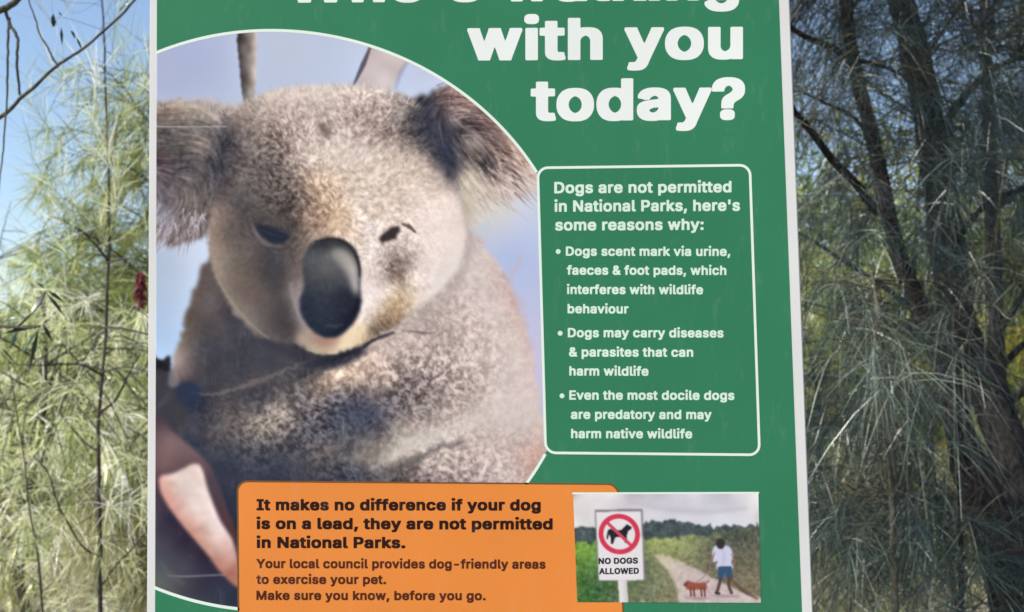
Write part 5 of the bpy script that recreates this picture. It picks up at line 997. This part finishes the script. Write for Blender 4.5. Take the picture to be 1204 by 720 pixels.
def gum():
    base = (-2.15, 1.75, 0.0)
    t = tree('gum_sapling', 'young gum with bare diagonal twigs and dark hanging leaves at far left', 'sapling', GL, base)
    b = np.array(base); s = Soup(); p, r = sweep([b+(0, 0, -.1), b+(.05, 0, .9), b+(.02, .05, 1.7), b+(.1, 0, 2.6), b+(.05, 0, 3.6)], .035, .012, 8, .006); s.tube(p, r, 10, .05); s.build('trunk', B_grey, t, smooth=True)
    s = Soup()
    for pts, a, c in (([b+(.03, .03, 1.75), A(-90, 195, 1.6), A(0, 138, 1.5), A(25, 116, 1.5), A(48, 96, 1.5), A(70, 76, 1.5), A(100, 56, 1.5), A(140, 20, 1.5), A(185, -30, 1.5), A(240, -90, 1.5)], .006, .0025),
                      ([b+(.05, .02, 2.1), A(-80, 60, 1.5), A(-10, 18, 1.4), A(10, 8, 1.4), A(30, -8, 1.4), A(60, -40, 1.4)], .011, .006),
                      ([A(6, 12, 1.4), A(12, 30, 1.4), A(19, 40, 1.4), A(21, 55, 1.4), A(20, 85, 1.42), A(23, 112, 1.45)], .0045, .003),
                      ([A(10, 22, 1.4), A(9, 50, 1.4), A(9, 95, 1.4), A(6, 140, 1.4), A(3, 190, 1.4), A(-2, 240, 1.4)], .0035, .0015),
                      ([A(68, 77, 1.5), A(58, 60, 1.5), A(45, 35, 1.5), A(36, 5, 1.5), A(30, -30, 1.5)], .003, .0015),
                      ([b+(.05, 0, 1.35), A(-80, 395, 1.5), A(-20, 385, 1.42), A(20, 385, 1.4), A(48, 384, 1.4)], .006, .003), ([A(20, 385, 1.4), A(45, 360, 1.4), A(54, 344, 1.4)], .003, .002)):
        pp, r = sweep(pts, a, c, 7, .0025); s.tube(pp, r, 7, .04)
    s.build('branches', B_grey, t, smooth=True)
    f = Soup()
    def lf(px, py, qx, qy, Y, wd, tint):
        a, e = A(px, py, Y), A(qx, qy, Y+rng.uniform(-.03, .03)); d = e-a; L = np.linalg.norm(d)
        f.leaves(a[None], (d/L)[None], np.array([L]), np.array([wd]), np.array([tint]))
    for q in ((54, 343, 36, 366, .022, .3), (54, 344, 76, 368, .013, .5), (56, 342, 74, 352, .014, .2), (52, 340, 44, 330, .010, .4), (48, 383, 4, 386, .013, .1), (48, 384, 26, 412, .018, .6), (46, 384, 34, 432, .012, .5), (4, 378, 22, 372, .016, .8), (50, 380, 62, 400, .010, .2),
              (0, 408, 18, 424, .011, .3), (63, 16, 62, 30, .012, .1), (70, 14, 72, 18, .014, .1), (84, 36, 88, 44, .018, .15), (62, 22, 64, 30, .014, .1), (72, 32, 73, 50, .008, .1), (90, 44, 96, 56, .008, .1), (148, 6, 138, 14, .016, .2), (152, 0, 144, 8, .014, .2), (20, 390, 12, 408, .012, .4)):
        lf(q[0], q[1], q[2], q[3], 1.4 if q[1] > 200 else 1.5, q[4], q[5])
    f.build('leaves', F_gum, t, True)
    f2, tw = Soup(), Soup(); C = in_ball(46, b+(0, 0, 3.5), (.5, .5, .8), .2)
    for c in C:
        m = 22; B = c+rng.normal(0, .1, (m, 3)); f2.leaves(B, unit(rng.standard_normal((m, 3))+DOWN*1.3), rng.uniform(.07, .12, m), rng.uniform(.014, .02, m), rng.uniform(0, 1, m))
        q = p[np.argmin(((p-c)**2).sum(1))]; pp = smooth_path([q, (q+c)/2+(0, 0, .05), c], 4); tw.tube(pp, np.linspace(.005, .002, len(pp)), 4)
    f2.build('crown', F_gum, t, True); tw.build('twigs', B_grey, t)
gum()

# ---- undergrowth: grass tussocks and low scrub covering the ground
def scrub():
    f = Soup(); n = 6200
    x = rng.uniform(-11, 11, n); Y = .45+rng.uniform(0, 1, n)**1.35*18
    keep = (np.abs(x) > .25) | (Y > 1.0); x, Y = x[keep], Y[keep]; n = len(x)
    m = 16; B = np.repeat(np.stack([x, Y, 0*x], 1), m, 0)+np.concatenate([rng.normal(0, .09, (n*m, 2)), np.zeros((n*m, 1))], 1)
    D = unit(np.concatenate([rng.normal(0, .42, (n*m, 2)), np.ones((n*m, 1))], 1)); L = np.repeat(rng.uniform(.15, .55, n), m)*rng.uniform(.6, 1.2, n*m)
    f.needles(B, D, L, .008, .35, np.clip(np.repeat(rng.uniform(0, 1, n), m)+rng.normal(0, .15, n*m), 0, 1), 3)
    o = mesh_obj('grass', np.vstack(f.V), np.vstack(f.F), F_straw, None, attrs={'tint': ('FLOAT', np.concatenate(f.T))})
    tag(o, 'straw coloured and green grass under the trees', 'grass', kind='stuff')
    f = Soup(); n = 2600                      # far wood that reads as one mass
    a = rng.uniform(-1.25, 1.25, n); d = rng.uniform(17, 34, n); x = np.sin(a)*d; Y = np.cos(a)*d
    hmax = np.where(x > 2, 4.4, 1.5)+np.where(x > 2, 1.0, .5)*(np.sin(x*.45)+.6*np.sin(x*1.1+1)); z = rng.uniform(0, 1, n)**.8*hmax; m = 70
    B = np.repeat(np.stack([x, Y, z], 1), m, 0)+rng.normal(0, .55, (n*m, 3)); B[:, 2] = np.maximum(B[:, 2], .02)
    f.leaves(B, unit(rng.standard_normal((n*m, 3))+DOWN*.5), rng.uniform(.12, .3, n*m), rng.uniform(.05, .1, n*m), np.clip(np.repeat(rng.uniform(0, 1, n), m)+rng.normal(0, .2, n*m), 0, 1))
    o = mesh_obj('far_woodland', np.vstack(f.V), np.vstack(f.F), F_mid, None, attrs={'tint': ('FLOAT', np.concatenate(f.T))})
    tag(o, 'far mass of green woodland behind all the trees', 'woodland', kind='stuff')
scrub()
